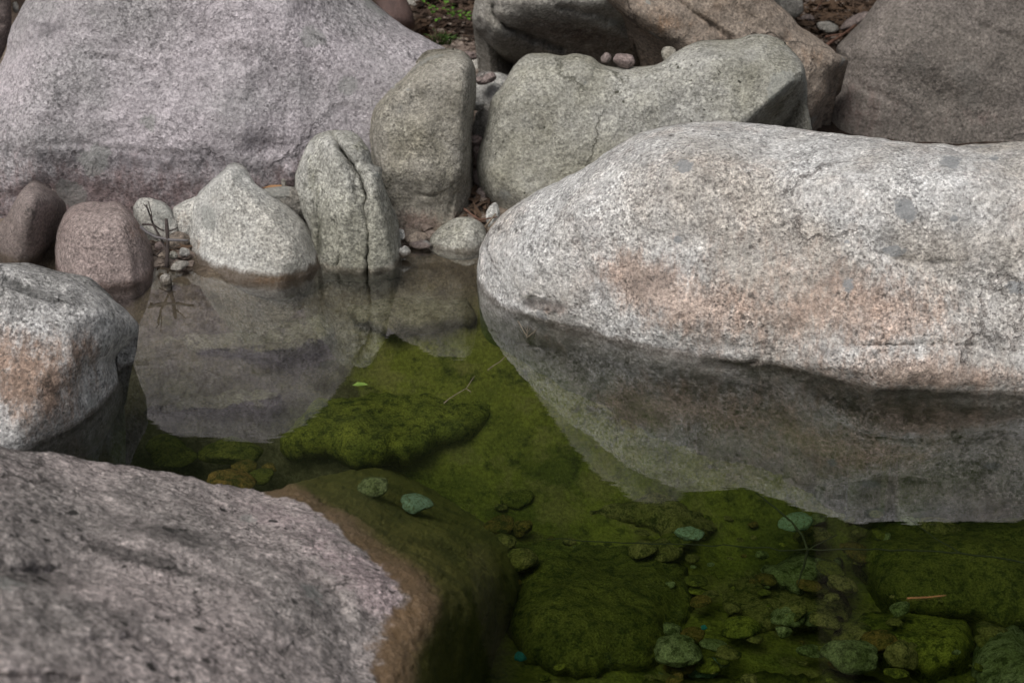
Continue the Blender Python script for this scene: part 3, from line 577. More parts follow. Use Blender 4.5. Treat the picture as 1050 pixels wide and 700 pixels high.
OC = [(285, 510, 0), (330, 531, 0), (362, 555, 0), (395, 580, 0), (413, 602, 0), (408, 622, 0), (385, 640, 0), (378, 660, 0), (386, 690, 0), (396, 725, 0), (410, 760, 0), (245, 501, .025), (200, 491, .07), (130, 478, .12), (60, 467, .18), (0, 457, .24),
      (-110, 440, .3), (100, 560, .22), (200, 600, .17), (280, 600, .115), (330, 640, .07), (300, 560, .06), (350, 600, .04), (0, 560, .32), (0, 650, .38), (150, 700, .28), (300, 710, .12), (-100, 740, .46), (100, 640, .30),
      (430, 592, -.028), (450, 614, -.045), (432, 650, -.035), (418, 690, -.035), (352, 530, -.025), (312, 507, -.02), (400, 545, -.12), (470, 580, -.19), (500, 570, -.30), (560, 590, -.60), (530, 665, -.60), (480, 640, -.18), (400, 480, -.36), (470, 498, -.50), (520, 530, -.55), (490, 740, -.45), (330, 490, -.16)]
rock('boulder', 'blurred rosy grey boulder in the lower left foreground sloping into the pool', 'boulder',
     [(-140, 440), (-70, 447), (0, 457), (60, 466), (130, 477.5), (200, 490), (245, 500.5), (275, 502), (330, 488), (400, 478), (475, 492), (535, 535), (568, 592), (545, 660), (510, 720), (490, 775), (300, 780), (0, 780), (-140, 780)], M_fore,
     zmode=lambda P, d, dome: tps(OC, P), step=3.0, rough=1.7, lowf=0.2, chip=0.15, jag=0.4, zbot=-0.9,
     bumps=[(130, 590, 90, 10, 14, 0.018), (60, 590, 70, 9, 5, 0.02), (250, 560, 60, 6, 25, 0.010), (160, 555, 60, 8, 12, -0.012), (330, 600, 30, 18, 40, 0.008)],
     cracks=[([(-10, 583), (40, 586), (75, 580)], 4, 0.011), ([(66, 548), (100, 558), (130, 568), (160, 580), (195, 588)], 3, 0.010), ([(185, 505), (215, 512), (250, 530), (275, 545)], 2.2, 0.008), ([(315, 585), (345, 610), (352, 625)], 4, 0.012),
             ([(90, 655), (140, 655), (170, 662), (190, 665)], 3.5, 0.012), ([(-20, 692), (30, 694), (80, 696)], 5, .02)],
     masks=[(0, 350, 575, 80, 28, 35, 0.8), (0, 250, 520, 80, 16, 14, 0.5), (0, 390, 610, 30, 30, 0, 0.8), (1, 40, 590, 100, 12, 4, 0.8), (1, 140, 570, 80, 9, 18, 0.8), (1, 60, 560, 90, 8, 8, 0.4), (1, 130, 540, 120, 16, 8, 0.3), (1, 180, 545, 90, 12, 12, 0.4), (1, 240, 610, 80, 30, 22, 0.45), (1, 60, 630, 90, 12, 8, 0.4), (1, 180, 640, 80, 10, 14, .45),
            (1, 325, 612, 34, 26, 40, 0.55), (1, 180, 555, 60, 10, 10, 0.3), (1, 150, 660, 50, 10, 10, .4), (1, 280, 660, 40, 30, 0, .2)])

# ------------------------------------------------------------------ boulders and stones under the water
def dome_z(ze, T, Rr):
    return lambda P, d, dome: ze + T * dome(d, Rr)
def sunk(label, outline, mat, ze=-0.52, T=0.16, Rr=30, step=5, rough=2.6, name='submerged_boulder', cat='boulder', **kw):
    return rock(name, label, cat, outline, mat, zmode=dome_z(ze, T, Rr), step=step, rough=rough, lowf=2.0, zbot=-0.75, jag=4.5, **kw)
sunk('broad flat green boulder under water below the back boulder reflection', [(290, 440), (285, 462), (330, 473), (400, 480), (445, 468), (490, 452), (526, 432), (545, 400), (505, 350), (430, 335), (350, 345), (290, 390)], A_green, -0.40, 0.14, 40)
sunk('large smooth round olive boulder under water right of the foreground boulder', [(512, 605), (524, 570), (560, 550), (615, 546), (672, 556), (706, 585), (708, 640), (672, 682), (600, 697), (540, 684), (510, 650)], A_olive, -0.52, 0.115, 97)
sunk('olive brown boulder under water at the tip of the dark reflection', [(585, 522), (600, 500), (640, 488), (690, 496), (728, 520), (742, 545), (705, 560), (660, 550), (620, 541), (592, 536)], A_tan, -0.52, 0.109, 41)
sunk('low green boulder under water left of the dark trunk reflection', [(476, 545), (500, 513), (555, 500), (598, 528), (570, 548), (520, 562), (488, 560)], A_green, -0.52, 0.075, 35)
sunk('wide olive boulder under water at the right edge of the pool', [(876, 565), (905, 526), (965, 505), (1060, 515), (1125, 560), (1125, 640), (1000, 640), (905, 615)], A_olive, -0.52, 0.104, 97)
sunk('pale grey green boulder under water in the lower right corner', [(1002, 672), (1012, 652), (1032, 644), (1060, 648), (1100, 670), (1100, 730), (1008, 730)], A_grey, -0.5, 0.092, 38)
sunk('flat stone with pale silt under water below the pale teal stone', [(785, 588), (798, 573), (830, 568), (860, 576), (852, 592), (822, 603), (794, 602)], A_grey, -0.52, 0.052, 22, step=4, name='submerged_stone', cat='stone')
sunk('pale patchy slab under water around the fork of the sunken branch', [(735, 600), (770, 580), (850, 600), (872, 630), (820, 652), (750, 646)], A_tan, -0.54, 0.052, 38)
sunk('dark green boulder under water right of the sunken branch fork', [(870, 640), (905, 622), (970, 630), (1000, 655), (975, 685), (900, 684)], A_green, -0.54, 0.058, 38)
sunk('broad dim boulder along the bottom edge under water', [(560, 735), (600, 705), (720, 690), (900, 695), (960, 720), (900, 760), (600, 760)], A_olive, -0.52, 0.058, 38)
sunk('flat brown shelf under water in front of the pointed white rock', [(150, 330), (200, 302), (290, 300), (345, 318), (350, 352), (300, 372), (190, 372), (150, 352)], A_sand, -0.26, 0.17, 24)
sunk('brown shelf under water in front of the cracked rock', [(335, 300), (400, 285), (470, 283), (500, 300), (490, 335), (430, 350), (360, 345)], A_sand, -0.26, 0.17, 24)
sunk('dim flat shelf under water beside the left boulder', [(120, 395), (170, 376), (270, 380), (300, 410), (250, 436), (150, 436)], A_sand, -0.40, 0.22, 24)

def ico(sub):
    import bmesh
    bm = bmesh.new(); bmesh.ops.create_icosphere(bm, subdivisions=sub, radius=1.0)
    V = np.array([v.co[:] for v in bm.verts]); F = [[v.index for v in f.verts] for f in bm.faces]; bm.free(); return V, F
ICO = {k: ico(k) for k in (3, 4)}
PB = [500]
def stone(px, py, w, h, mat, label, cat='stone', name='stone', z=None, Yd=None, group=None, rot=0.0, flat=None, ang=0.55, sub=4, depth=0.85, lift=0.35, masks=None):
    """a free stone whose middle is seen at pixel px, py; w and h are its apparent size"""
    PB[0] += 1; sd = PB[0]; rng = np.random.default_rng(sd)
    if Yd is not None: x, y, zc = [float(q) for q in at_y(px, py, Yd)]
    elif z is not None: x, y, zc = [float(q) for q in at_z(px, py, z)]
    else:
        x, y, zc = ground_hit(px, py + h * 0.25); zc = zc + 0.0
    D = math.sqrt(x * x + y * y + (H - zc) ** 2); rx = w * D / FPX / 2
    rz = max(h * D / FPX / 2 * 0.95, rx * 0.3) if flat is None else rx * flat
    V, F = ICO[sub]; V = V.copy()
    r = np.ones(len(V))
    for _ in range(9):
        n = rng.normal(size=3); n /= np.linalg.norm(n); q = rng.uniform(0.62, 0.9)
        dd = V @ n; r = np.where(dd * r > q, r * (1 - ang) + ang * q / np.maximum(dd, 1e-3), r)
    V = V * (r * (1 + 0.10 * fbm(V + sd, 1.3, 3, sd) + 0.025 * fbm(V + sd, 6, 3, sd)))[:, None]
    V = V * np.array([rx, rx * depth, rz]) / 0.92
    c, s = math.cos(R(rot)), math.sin(R(rot)); V = np.stack([V[:, 0] * c - V[:, 2] * s, V[:, 1], V[:, 0] * s + V[:, 2] * c], 1)
    a = rng.uniform(-0.5, 0.5); c, s = math.cos(a), math.sin(a); V = np.stack([V[:, 0] * c - V[:, 1] * s, V[:, 0] * s + V[:, 1] * c, V[:, 2]], 1)
    if Yd is None and z is None: zc += rz * lift
    o = link(name, V, F, mat, None, mask=np.tile([0.1 * rng.uniform(), 0.1, 0, 1], (len(V), 1)))
    o.location = (x, y, zc); tag(o, label, cat, group); return o

G = 'small stones on the pool bed'
for a in [
    (427, 516.5, 34, 13, A_turq, 'flat turquoise stone under water beyond the tip of the foreground boulder', -0.22, -12),
    (815, 535, 34, 11, A_turq, 'pale teal stone under water just below the big reflection', -0.40, 12),
    (706, 547, 28, 10, A_turq, 'pale turquoise stone under water at the foot of the olive brown boulder', -0.36, 8),
    (533, 576, 34, 26, A_tan, 'rounded tan stone under water, largest of the middle cluster', -0.42, 10),
    (513, 556, 30, 12, A_tan, 'flat tan stone under water just above the largest stone of the cluster', -0.42, 5),
    (513, 538, 32, 14, A_brown, 'orange brown stone under water in the middle cluster', -0.42, 0),
    (535, 541, 22, 15, A_brown, 'small brown stone under water at the right end of the middle cluster', -0.42, 30),
    (530, 512, 34, 14, A_olive, 'flat olive stone under water near the dark trunk reflection', -0.42, 8),
    (513, 520, 14, 6, A_tan, 'tiny pale stone under water below the flat olive stone', -0.42, 0),
    (584, 555, 14, 7, A_tan, 'tiny pale stone on the upper edge of the large round submerged boulder', -0.36, 0),
    (530, 597, 10, 7, A_brown, 'tiny brown stone under water below the middle cluster', -0.45, 0),
    (781, 569, 14, 7, A_grey, 'small pale round stone under water left of the flat silted stone', -0.42, 0),
    (803, 647, 16, 12, A_grey, 'small pale oval stone under water below the branch fork', -0.42, -10),
    (872, 673, 56, 24, A_grey, 'long pale green stone under water near the bottom edge', -0.44, -5),
    (924, 672, 36, 24, A_tan, 'slanting pale stone under water right of the long pale green one', -0.44, -40),
    (697, 668, 54, 20, A_grey, 'grey green stone under water at the bottom centre', -0.42, 0),
    (768, 697, 18, 12, A_tan, 'small yellowish stone at the bottom edge under water', -0.42, 0),
    (720, 684, 40, 14, A_turq, 'dim bluish stone under water by the bottom edge', -0.50, 0),
    (533, 673, 14, 8, A_teal, 'tiny bright teal stone under water near the foreground boulder', -0.40, 0),
    (722, 643, 7, 4, A_teal, 'tiny teal fleck under water on the right of the large round boulder', -0.40, 0),
    (236, 463, 62, 22, A_olive, 'long flat olive stone under water just beyond the foreground boulder', -0.24, 6),
    (170, 456, 40, 14, A_green, 'green stone under water beside the long flat olive stone', -0.26, 0),
    (178, 469, 44, 10, A_olive, 'low olive stone hugging the rim of the foreground boulder', -0.26, 4),
    (197, 462, 26, 12, A_turq, 'pale green leaf shaped stone under water left of the long olive stone', -0.30, 30),
    (251, 479, 28, 10, A_brown, 'orange brown pebble under water right below the long olive stone', -0.24, -5),
    (276, 480, 16, 9, A_brown, 'smaller orange brown pebble under water, right of its larger neighbour', -0.24, 0),
    (237, 494, 46, 17, A_brown, 'ochre stone half behind the rim of the foreground boulder', -0.18, -8),
    (268, 489, 28, 12, A_olive, 'olive pebble under water beside the ochre stone', -0.22, 12),
    (383, 499, 34, 14, A_grey, 'pale olive stone under water left of the flat turquoise one', -0.17, 10),
    (228, 318, 30, 11, A_grey, 'pale stone under water in front of the pointed white rock', -0.10, 15),
    (262, 330, 60, 20, A_sand, 'tan stone under the reflection of the pointed white rock', -0.16, 0),
    (450, 305, 60, 20, A_sand, 'tan stone under water in front of the low flattish stone', -0.12, 3),
    (425, 322, 44, 16, A_olive, 'olive stone under water below the reflection of the cracked rock', -0.16, 0)]:
    px, py, w, h, m, lab, z, rot = a
    stone(px, py, w, h, m, lab, name='submerged_stone', ang=0.85, z=z, rot=rot, flat=min(0.75, max(0.3, h / w * 1.1)))
rng = random.Random(5); put = 0
while put < 250:
    px, py = rng.uniform(420, 1045), rng.uniform(440, 698)
    if px < 545 and py > 480: continue
    w = rng.choice([6, 8, 10, 13, 18, 26, 36]) * rng.uniform(0.8, 1.2)
    stone(px, py, w, w * 0.5, rng.choice([A_green, A_olive, A_brown, A_tan, A_tan, A_grey]), 'small algae covered stone half sunk in the pool bed', name='submerged_stone', group=G, z=-0.47 + rng.uniform(-0.01, 0.03), rot=rng.uniform(-20, 20), flat=rng.uniform(0.22, 0.45), ang=0.85, sub=3)
    put += 1

# ------------------------------------------------------------------ stones of the gaps between the boulders
for a in [
    (510, 97, 56, 50, M_pale, 'pale boulder filling the gap between the tall slab and the grey green boulder', 5.1, 20, 'boulder'),
    (500, 65, 56, 20, M_pale, 'flat whitish stone in the gravel gap below the overhanging boulder', 5.45, 4, 'stone'),
    (512, 52, 50, 18, M_pale, 'pale slab of stone beside the overhanging boulder', 5.6, -8, 'stone'),
    (480, 46, 50, 18, M_olive2, 'low grey stone behind the top of the tall slab', 5.7, -4, 'stone'),
    (505, 40, 34, 11, M_olive2, 'grey flat stone against the left foot of the overhanging boulder', 5.85, 0, 'stone'),
    (482, 57, 16, 9, M_pink, 'small pinkish pebble on the whitish stones by the tall slab', 5.3, -5, 'pebble'),
    (490, 108, 14, 12, M_pale, 'pale pebble at the right shoulder of the tall slab', 4.75, 0, 'pebble'),
    (497, 128, 24, 42, M_slab, 'dark wedge shaped stone jammed in the narrow gap', 4.78, -14, 'stone'),
    (493, 156, 18, 26, M_pink, 'pinkish stone jammed low in the narrow gap', 4.62, 8, 'stone'),
    (488, 143, 12, 9, M_pink, 'pink pebble resting on the jammed pinkish stone', 4.6, 0, 'pebble'),
    (492, 181, 14, 22, M_darkpink, 'dull stone at the bottom of the narrow gap', 4.6, 0, 'stone'),
    (496, 202, 18, 20, M_darkpink, 'dark stone in the shade under the grey green boulder', 4.55, 0, 'stone'),
    (505, 221, 13, 26, M_pale, 'pale wedge stone between the grey green and the biggest boulder', 4.33, -12, 'stone'),
    (430, 24, 36, 48, M_slab, 'grey rounded rock showing over the slope of the huge lilac boulder', 5.9, 20, 'rock'),
    (452, 27, 13, 7, M_pink, 'small pink pebble in the leaf litter at the top', 6.1, 0, 'pebble'),
    (463, 30, 16, 7, M_pale, 'pale oblong pebble in the leaf litter at the top', 6.1, 5, 'pebble'),
    (485, 33, 12, 9, M_slab, 'dark pebble beside the overhanging boulder in the leaf litter', 6.1, 0, 'pebble'),
    (470, 2, 70, 26, M_slab, 'added rock standing in for the shadowed hollow at the top edge behind the green sprig', 6.6, 0, 'rock'),  # rock added to fill a hollow that is only boulder shadow
    (497, 80, 22, 13, M_pink, 'pinkish stone on top of the pale boulder in the gap', 5.0, 8, 'stone'),
    (475, 30, 26, 10, M_pale, 'pale flat stone in the litter beneath the green sprig', 6.0, 5, 'stone'),
    (458, 40, 30, 10, M_pale, 'whitish stone beside the green grass tuft', 5.75, -4, 'stone'),
    (622, 60, 12, 11, M_darkpink, 'small dull red stone in the dark cavity', 4.62, 30, 'stone'),
    (640, 62, 24, 15, M_pink, 'angular reddish stone at the mouth of the dark cavity', 4.6, -10, 'stone'),
    (686, 57, 16, 20, M_olive, 'small olive stone wedged under the leaning brown slab', 4.7, 0, 'stone'),
    (806, 5, 34, 26, M_slab, 'dark grey rock behind the leaning brown slab at the top edge', 5.6, -25, 'rock'),
    (848, 28, 22, 10, M_slab, 'pale brown stone in the leaf litter between two boulders', 5.6, 0, 'stone'),
    (828, 20, 16, 11, M_darkpink, 'small dark stone in the leaf litter beside the brown slab', 5.7, 0, 'stone'),
    (876, 22, 30, 9, M_darkpink, 'flat pinkish stone leaning on the umber boulder', 5.55, 32, 'stone'),
    (16, 8, 6, 11, M_pale, 'tiny pale stone jammed in the upper left corner crack', 5.0, 0, 'pebble'),
    (183, 248, 24, 20, M_brown, 'orange brown stone behind the curved twig', 4.2, 0, 'stone'),
    (178, 262, 10, 9, M_olive2, 'round grey pebble on the tiny beach', 4.13, 0, 'pebble'),
    (189, 259, 11, 10, M_pale, 'white pebble on the tiny beach against the pointed white rock', 4.12, 20, 'pebble'),
    (163, 252, 9, 9, M_pink, 'pink pebble on the tiny beach beside the twigs', 4.14, 0, 'pebble'),
    (167, 262, 10, 8, M_brown, 'brown pebble at the foot of the forked twig', 4.1, 0, 'pebble'),
    (184, 272, 18, 8, M_slab, 'flat pale stone at the waterline of the tiny beach', 4.06, 8, 'stone'),
    (411, 240, 8, 13, M_pale, 'small pale stone between the cracked rock and the tall slab', 4.24, 10, 'stone'),
    (424, 242, 26, 14, M_brown, 'small orange brown stone at the foot of the tall slab', 4.27, 0, 'stone'),
    (414, 258, 13, 12, M_pale, 'small pale stone at the water right of the cracked rock', 4.16, 20, 'stone'),
    (431, 250, 22, 8, M_darkpink, 'flat reddish stone at the waterline of the tall slab', 4.24, 0, 'stone'),
    (291, 188, 5, 11, M_slab, 'tiny grey stone standing upright on the wedged rock', 4.30, 5, 'pebble'),
    (170, 288, 12, 14, M_slab, 'small pale stone under water between the pink and the pointed rock', 4.0, 10, 'stone')]:
    px, py, w, h, m, lab, Yd, rot, cat = a
    stone(px, py, w, h, m, lab, cat=cat, name=cat, Yd=Yd, rot=rot)
# gravel: uncountable grit lying on the banks
def gravel():
    rg = np.random.default_rng(3); VV, FF, n = [], [], 0; V0, F0 = ico(1)
    for (pa, pb, qa, qb, cnt) in [(468, 530, 30, 112, 520), (440, 500, 18, 60, 200), (150, 196, 244, 276, 120), (405, 445, 236, 258, 60), (800, 900, -4, 46, 330), (484, 500, 110, 230, 90), (600, 700, 50, 75, 60)]:
        for _ in range(cnt):
            x, y, z = ground_hit(rg.uniform(pa, pb), rg.uniform(qa, qb))
            r = rg.uniform(0.004, 0.016); W = V0 * (1 + 0.25 * rg.normal(size=(len(V0), 1))) * r * np.array([1.2, 1, 0.65])
            VV.append(W + [x, y, z + r * 0.2]); FF += [[a + n for a in f] for f in F0]; n += len(V0)
    return np.concatenate(VV), FF
gv, gf = gravel()
tag(link('gravel', gv, gf, plain_mat('gravel_grit', (0.30, 0.25, 0.21), (0.12, 0.09, 0.075), 9), smooth=False), kind='stuff')
# dead leaves and needles of the litter
def litter():
    rg = np.random.default_rng(8); VV, FF, n = [], [], 0
    for (pa, pb, qa, qb, cnt) in [(795, 905, -8, 48, 1500), (425, 492, -6, 48, 700), (478, 512, 190, 236, 90), (600, 690, 45, 72, 120), (150, 195, 240, 262, 60)]:
        for _ in range(cnt):
            x, y, z = ground_hit(rg.uniform(pa, pb), rg.uniform(qa, qb))
            a = rg.uniform(0, 6.3); L = rg.uniform(0.012, 0.04); w = L * rg.uniform(0.05, 0.35); t = np.array([math.cos(a), math.sin(a), rg.normal() * 0.25]); u = np.array([-math.sin(a), math.cos(a), rg.normal() * 0.3]); c = np.array([x, y, z + rg.uniform(0.003, 0.02)])
            VV.append(np.array([c - t * L, c + u * w, c + t * L, c - u * w])); FF.append([n, n + 1, n + 2, n + 3]); n += 4
    return np.concatenate(VV), FF
lv, lf_ = litter()
tag(link('leaf_litter', lv, lf_, plain_mat('dead_leaf', (0.10, 0.062, 0.038), (0.04, 0.026, 0.019), 3), smooth=False), kind='stuff')

# ------------------------------------------------------------------ twigs, roots, plants
def tube(paths, sides=7, seed=0):
    """paths: list of (points, r0, r1); returns one mesh"""
    rg = np.random.default_rng(seed); VV, FF, n = [], [], 0
    for pts, r0, r1 in paths:
        P = np.array(pts, float); m = len(P)
        for i in range(m):
            t = P[min(i + 1, m - 1)] - P[max(i - 1, 0)]; t /= np.linalg.norm(t) + 1e-9
            a = np.cross(t, [0.3, 0.2, 0.9]); a /= np.linalg.norm(a) + 1e-9; b = np.cross(t, a); r = (r0 + (r1 - r0) * i / max(1, m - 1)) * (1 + 0.12 * rg.normal())
            for k in range(sides):
                th = 2 * math.pi * k / sides; VV.append(P[i] + (a * math.cos(th) + b * math.sin(th)) * r)
        for i in range(m - 1):
            for k in range(sides):
                k2 = (k + 1) % sides; FF.append([n + i * sides + k, n + i * sides + k2, n + (i + 1) * sides + k2, n + (i + 1) * sides + k])
        FF.append([n + k for k in range(sides)][::-1]); FF.append([n + (m - 1) * sides + k for k in range(sides)]); n += m * sides
    return VV, FF
def pxpath(pts, Yd=None, z=None, wob=0.8, seg=5, seed=1):
    rg = np.random.default_rng(seed); out = []
    for (a, b) in zip(pts[:-1], pts[1:]):
        L = math.hypot(b[0] - a[0], b[1] - a[1]); m = max(1, int(L / seg))
        for j in range(m): out.append([a[k] + (b[k] - a[k]) * j / m for k in range(len(a))])
    out.append(list(pts[-1])); Q = []
    for i, p in enumerate(out):
        px, py = p[0] + rg.normal() * wob * 0.4, p[1] + rg.normal() * wob * 0.4
        if z is not None: Q.append([float(v) for v in at_z(px, py, z)])
        else: Q.append([float(v) for v in at_y(px, py, p[2] if len(p) > 2 else Yd)])
    return Q
M_twig = plain_mat('dark_twig', (0.035, 0.028, 0.026), (0.07, 0.055, 0.05), 60)
M_twig2 = plain_mat('brown_twig', (0.16, 0.085, 0.06), (0.09, 0.05, 0.035), 60)
M_root = plain_mat('dry_rootlet', (0.22, 0.18, 0.13), (0.14, 0.11, 0.08), 60)
M_straw = plain_mat('orange_straw', (0.20, 0.085, 0.03), (0.13, 0.06, 0.02), 60)
v, f = tube([(pxpath([(171, 274, 4.06), (172, 250, 4.07), (171.5, 236, 4.08), (170.5, 224, 4.09)], wob=.5), .0058, .0042), (pxpath([(171, 238, 4.08), (177, 236, 4.07), (182, 233.5, 4.06)], wob=.4), .0026, .0012),
             (pxpath([(172, 262, 4.07), (166, 246, 4.09), (158, 232, 4.1), (150, 210, 4.12)], wob=.6), .004, .0018), (pxpath([(154, 221, 4.11), (151, 214, 4.1), (147, 209, 4.1)], wob=.4), .002, .001), (pxpath([(156, 228, 4.1), (155, 218, 4.1), (152, 206, 4.1)], wob=.4), .002, .001)])
tag(link('forked_twig', v, f, M_twig), 'dark forked twig standing upright on the tiny beach', 'twig')
v, f = tube([(pxpath([(144, 232, 4.1), (150, 238, 4.09), (160, 243, 4.08), (175, 246, 4.07), (193, 246.5, 4.06)], wob=.3), .0040, .003)])
tag(link('curved_twig', v, f, plain_mat('grey_twig', (0.09, 0.085, 0.09), (0.14, 0.13, 0.13), 60)), 'smooth dark grey curved twig reaching to the pointed white rock', 'twig')
for pts, r0, r1, m, lab in [
    ([(146, 230, 4.12), (158, 231, 4.11), (168, 237, 4.1)], .003, .002, M_twig, 'short dark twig lying behind the top of the forked one'),
    ([(160, 262, 4.07), (168, 255, 4.08), (176, 252, 4.09)], .002, .001, M_twig, 'thin dark twig at the foot of the forked one'),
    ([(476, 214, 4.36), (483, 220, 4.34), (492, 225, 4.32)], .0035, .002, M_twig2, 'brown twig lying at the right foot of the tall slab'),
    ([(488, 226, 4.32), (497, 225, 4.3), (510, 222, 4.28)], .003, .0015, M_twig2, 'brown twig pointing from the low flattish stone to the biggest boulder'),
    ([(497, 233, 4.25), (503, 226, 4.26), (508, 219, 4.27)], .003, .002, M_root, 'upper of two pale dry sticks leaning against the biggest boulder'),
    ([(500, 236, 4.24), (507, 229, 4.25), (513, 223, 4.26)], .0025, .002, M_root, 'lower of two pale dry sticks leaning against the biggest boulder'),
    ([(848, 46, 5.3), (862, 37, 5.4), (876, 27, 5.5), (886, 17, 5.6)], .006, .003, M_twig2, 'longest reddish twig, lying along the edge of the umber boulder'),
    ([(846, 38, 5.5), (858, 36, 5.5), (872, 33, 5.5)], .004, .002, M_twig2, 'short reddish twig in the leaf litter above the slab tip'),
    ([(825, 22, 5.8), (838, 9, 5.8), (846, -4, 5.8)], .0035, .002, M_twig2, 'thin slanting twig in the leaf litter at the top edge')]:
    v, f = tube([(pxpath(pts, wob=.6), r0, r1)]); tag(link('twig', v, f, m), lab, 'twig')
v, f = tube([(pxpath([(531, 329, 3.74), (536, 338, 3.70), (540, 344, 3.66)], wob=.4), .0014, .0008), (pxpath([(552, 336, 3.74), (547, 341, 3.68), (540, 346, 3.66)], wob=.4), .0012, .0008), (pxpath([(541, 334, 3.76), (540, 346, 3.66)], wob=.4), .001, .0007),
             (pxpath([(545, 335, 3.75), (540, 342, 3.7)], wob=.3), .001, .0007), (pxpath([(537, 334, 3.75), (541, 341, 3.7)], wob=.3), .001, .0007)], 5)
tag(link('rootlet', v, f, M_root), 'pale dry rootlets hanging from the left foot of the biggest boulder', 'roots')
v, f = tube([(pxpath([(455, 413), (466, 405), (478, 398), (487, 385)], z=0.002, wob=.6), .0009, .0006), (pxpath([(500, 379), (512, 371), (522, 362)], z=0.002, wob=.6), .001, .0008), (pxpath([(478, 398), (483, 402)], z=0.002, wob=.3), .001, .0006)], 5)
tag(link('floating_twig', v, f, M_root), 'thin pale twig floating on the green water', 'twig')
v, f = tube([(pxpath([(930, 613), (950, 612), (970, 610)], z=0.002, wob=.3), .0013, .0009)], 6)
tag(link('floating_straw', v, f, M_straw), 'short orange straw floating on the dark water at the right', 'straw')
v, f = tube([(pxpath([(560, 552), (640, 556), (730, 559), (828, 564), (900, 563), (985, 567), (1080, 580)], z=-0.3, wob=2.2, seg=14), .0012, .0024), (pxpath([(828, 564), (822, 548), (812, 535), (795, 520), (775, 505)], z=-0.3, wob=1.5, seg=8), .0032, .0012),
             (pxpath([(828, 564), (824, 580), (818, 598)], z=-0.3, wob=1.2, seg=6), .003, .0012), (pxpath([(828, 564), (842, 556), (858, 548)], z=-0.3, wob=1.0, seg=6), .002, .001), (pxpath([(985, 567), (960, 552), (930, 530)], z=-0.3, wob=1.0, seg=8), .002, .001)], 6)
tag(link('sunken_branch', v, f, plain_mat('soaked_branch', (0.014, 0.017, 0.007), (0.03, 0.035, 0.012), 60)), 'long thin dark branch with a fork sunk in the dark part of the pool', 'branch')
def leafmesh(items):
    """items: (centre, length, width, yaw, pitch) -> little folded pointed leaves"""
    VV, FF, n = [], [], 0
    for c, L, w, a, p in items:
        t = np.array([math.cos(a) * math.cos(p), math.sin(a) * math.cos(p), math.sin(p)]); u = np.cross(t, [0, 0, 1.0]); u /= np.linalg.norm(u) + 1e-9; nn = np.cross(u, t); c = np.array(c)
        VV += [c, c + t * L * .35 + u * w + nn * w * .3, c + t * L * .75 + u * w * .7 + nn * w * .2, c + t * L, c + t * L * .75 - u * w * .7 + nn * w * .2, c + t * L * .35 - u * w + nn * w * .3, c + t * L * .5 - nn * w * .1]
        FF += [[n, n + 6, n + 1], [n + 1, n + 6, n + 2], [n + 2, n + 6, n + 3], [n + 3, n + 6, n + 4], [n + 4, n + 6, n + 5], [n + 5, n + 6, n]]; n += 7
    return VV, FF
M_leaf = plain_mat('fresh_leaf', (0.10, 0.22, 0.03), (0.06, 0.15, 0.02), 30, 0.5)
M_yleaf = plain_mat('floating_leaf', (0.16, 0.24, 0.05), (0.10, 0.17, 0.03), 60, 0.5)
M_oleaf = plain_mat('orange_leaf', (0.34, 0.19, 0.09), (0.24, 0.13, 0.06), 60, 0.6)
x, y, z = [float(q) for q in at_z(361, 395, 0.003)]
v, f = leafmesh([((x, y, .003), .036, .010, 0.1, 0.0)]); tag(link('floating_leaf', v, f, M_yleaf), 'single yellow green leaf floating on the pool', 'leaf')
x, y, z = [float(q) for q in at_y(268, 193, 4.36)]
v, f = leafmesh([((x, y, z), .07, .010, 0.05, 0.08)]); tag(link('fallen_leaf', v, f, M_oleaf), 'orange dead leaf on the wedged rock behind the pointed white rock', 'leaf')
def sprig(name, label, stems, seed, lsz=.022):
    root = empty(name, at_y(stems[0][0][0], stems[0][0][1], stems[0][0][2])); rg = np.random.default_rng(seed); L = []; T = []
    for s in stems:
        Q = pxpath(s, wob=.5, seg=4, seed=seed); T.append((Q, .0018, .0008))
        for q in Q[1:]:
            for sgn in (-1, 1):
                L.append((np.array(q) + rg.normal(size=3) * .004, lsz * rg.uniform(.7, 1.2), lsz * .26, rg.uniform(-.5, .5) + sgn * 1.1 + (0 if rg.uniform() < .5 else 3.1), rg.uniform(-.3, .4)))
    org = np.array(root.location); v, f = tube(T, 5); o = link('stem', np.array(v) - org, f, M_twig2, root)
    v, f = leafmesh(L); o = link('foliage', np.array(v) - org, f, M_leaf, root)
    tag(root, label, 'plant'); return root
sprig('sprig', 'bright green leafy sprig hanging in the dark gap at the top', [[(428, -6, 5.7), (436, 3, 5.65), (446, 8, 5.6), (462, 12, 5.6), (478, 15, 5.6)], [(440, 5, 5.6), (444, 14, 5.6), (449, 19, 5.6)], [(455, 10, 5.6), (466, 16, 5.6), (482, 19, 5.6)], [(446, -6, 5.7), (452, 2, 5.65), (464, 6, 5.6)]], 3)
v, f = [], []
rg = np.random.default_rng(4); T = []; items = []
for k in range(26):
    bx, by = 444 + rg.uniform(0, 18), 44 + rg.uniform(0, 4); tx, ty = bx + rg.uniform(-12, 12), by - rg.uniform(6, 16)
    b = np.array(at_y(bx, by, 5.55)); t = np.array(at_y(tx, ty, 5.5)); T.append(([b, b * .5 + t * .5 + [0, 0, .012], t], .0022, .0006))
v, f = tube(T, 4); o = link('grass_tuft', v, f, plain_mat('grass_blade', (0.06, 0.14, 0.03), (0.10, 0.19, 0.05), 20, 0.6)); tag(o, 'small tuft of green grass at the crest of the huge lilac boulder', 'grass')
v, f = tube([(pxpath([(392, -40, 5.6), (396, -12, 5.55), (403, 8, 5.5), (408, 30, 5.45)], wob=.3, seg=8), .048, .052)], 14)
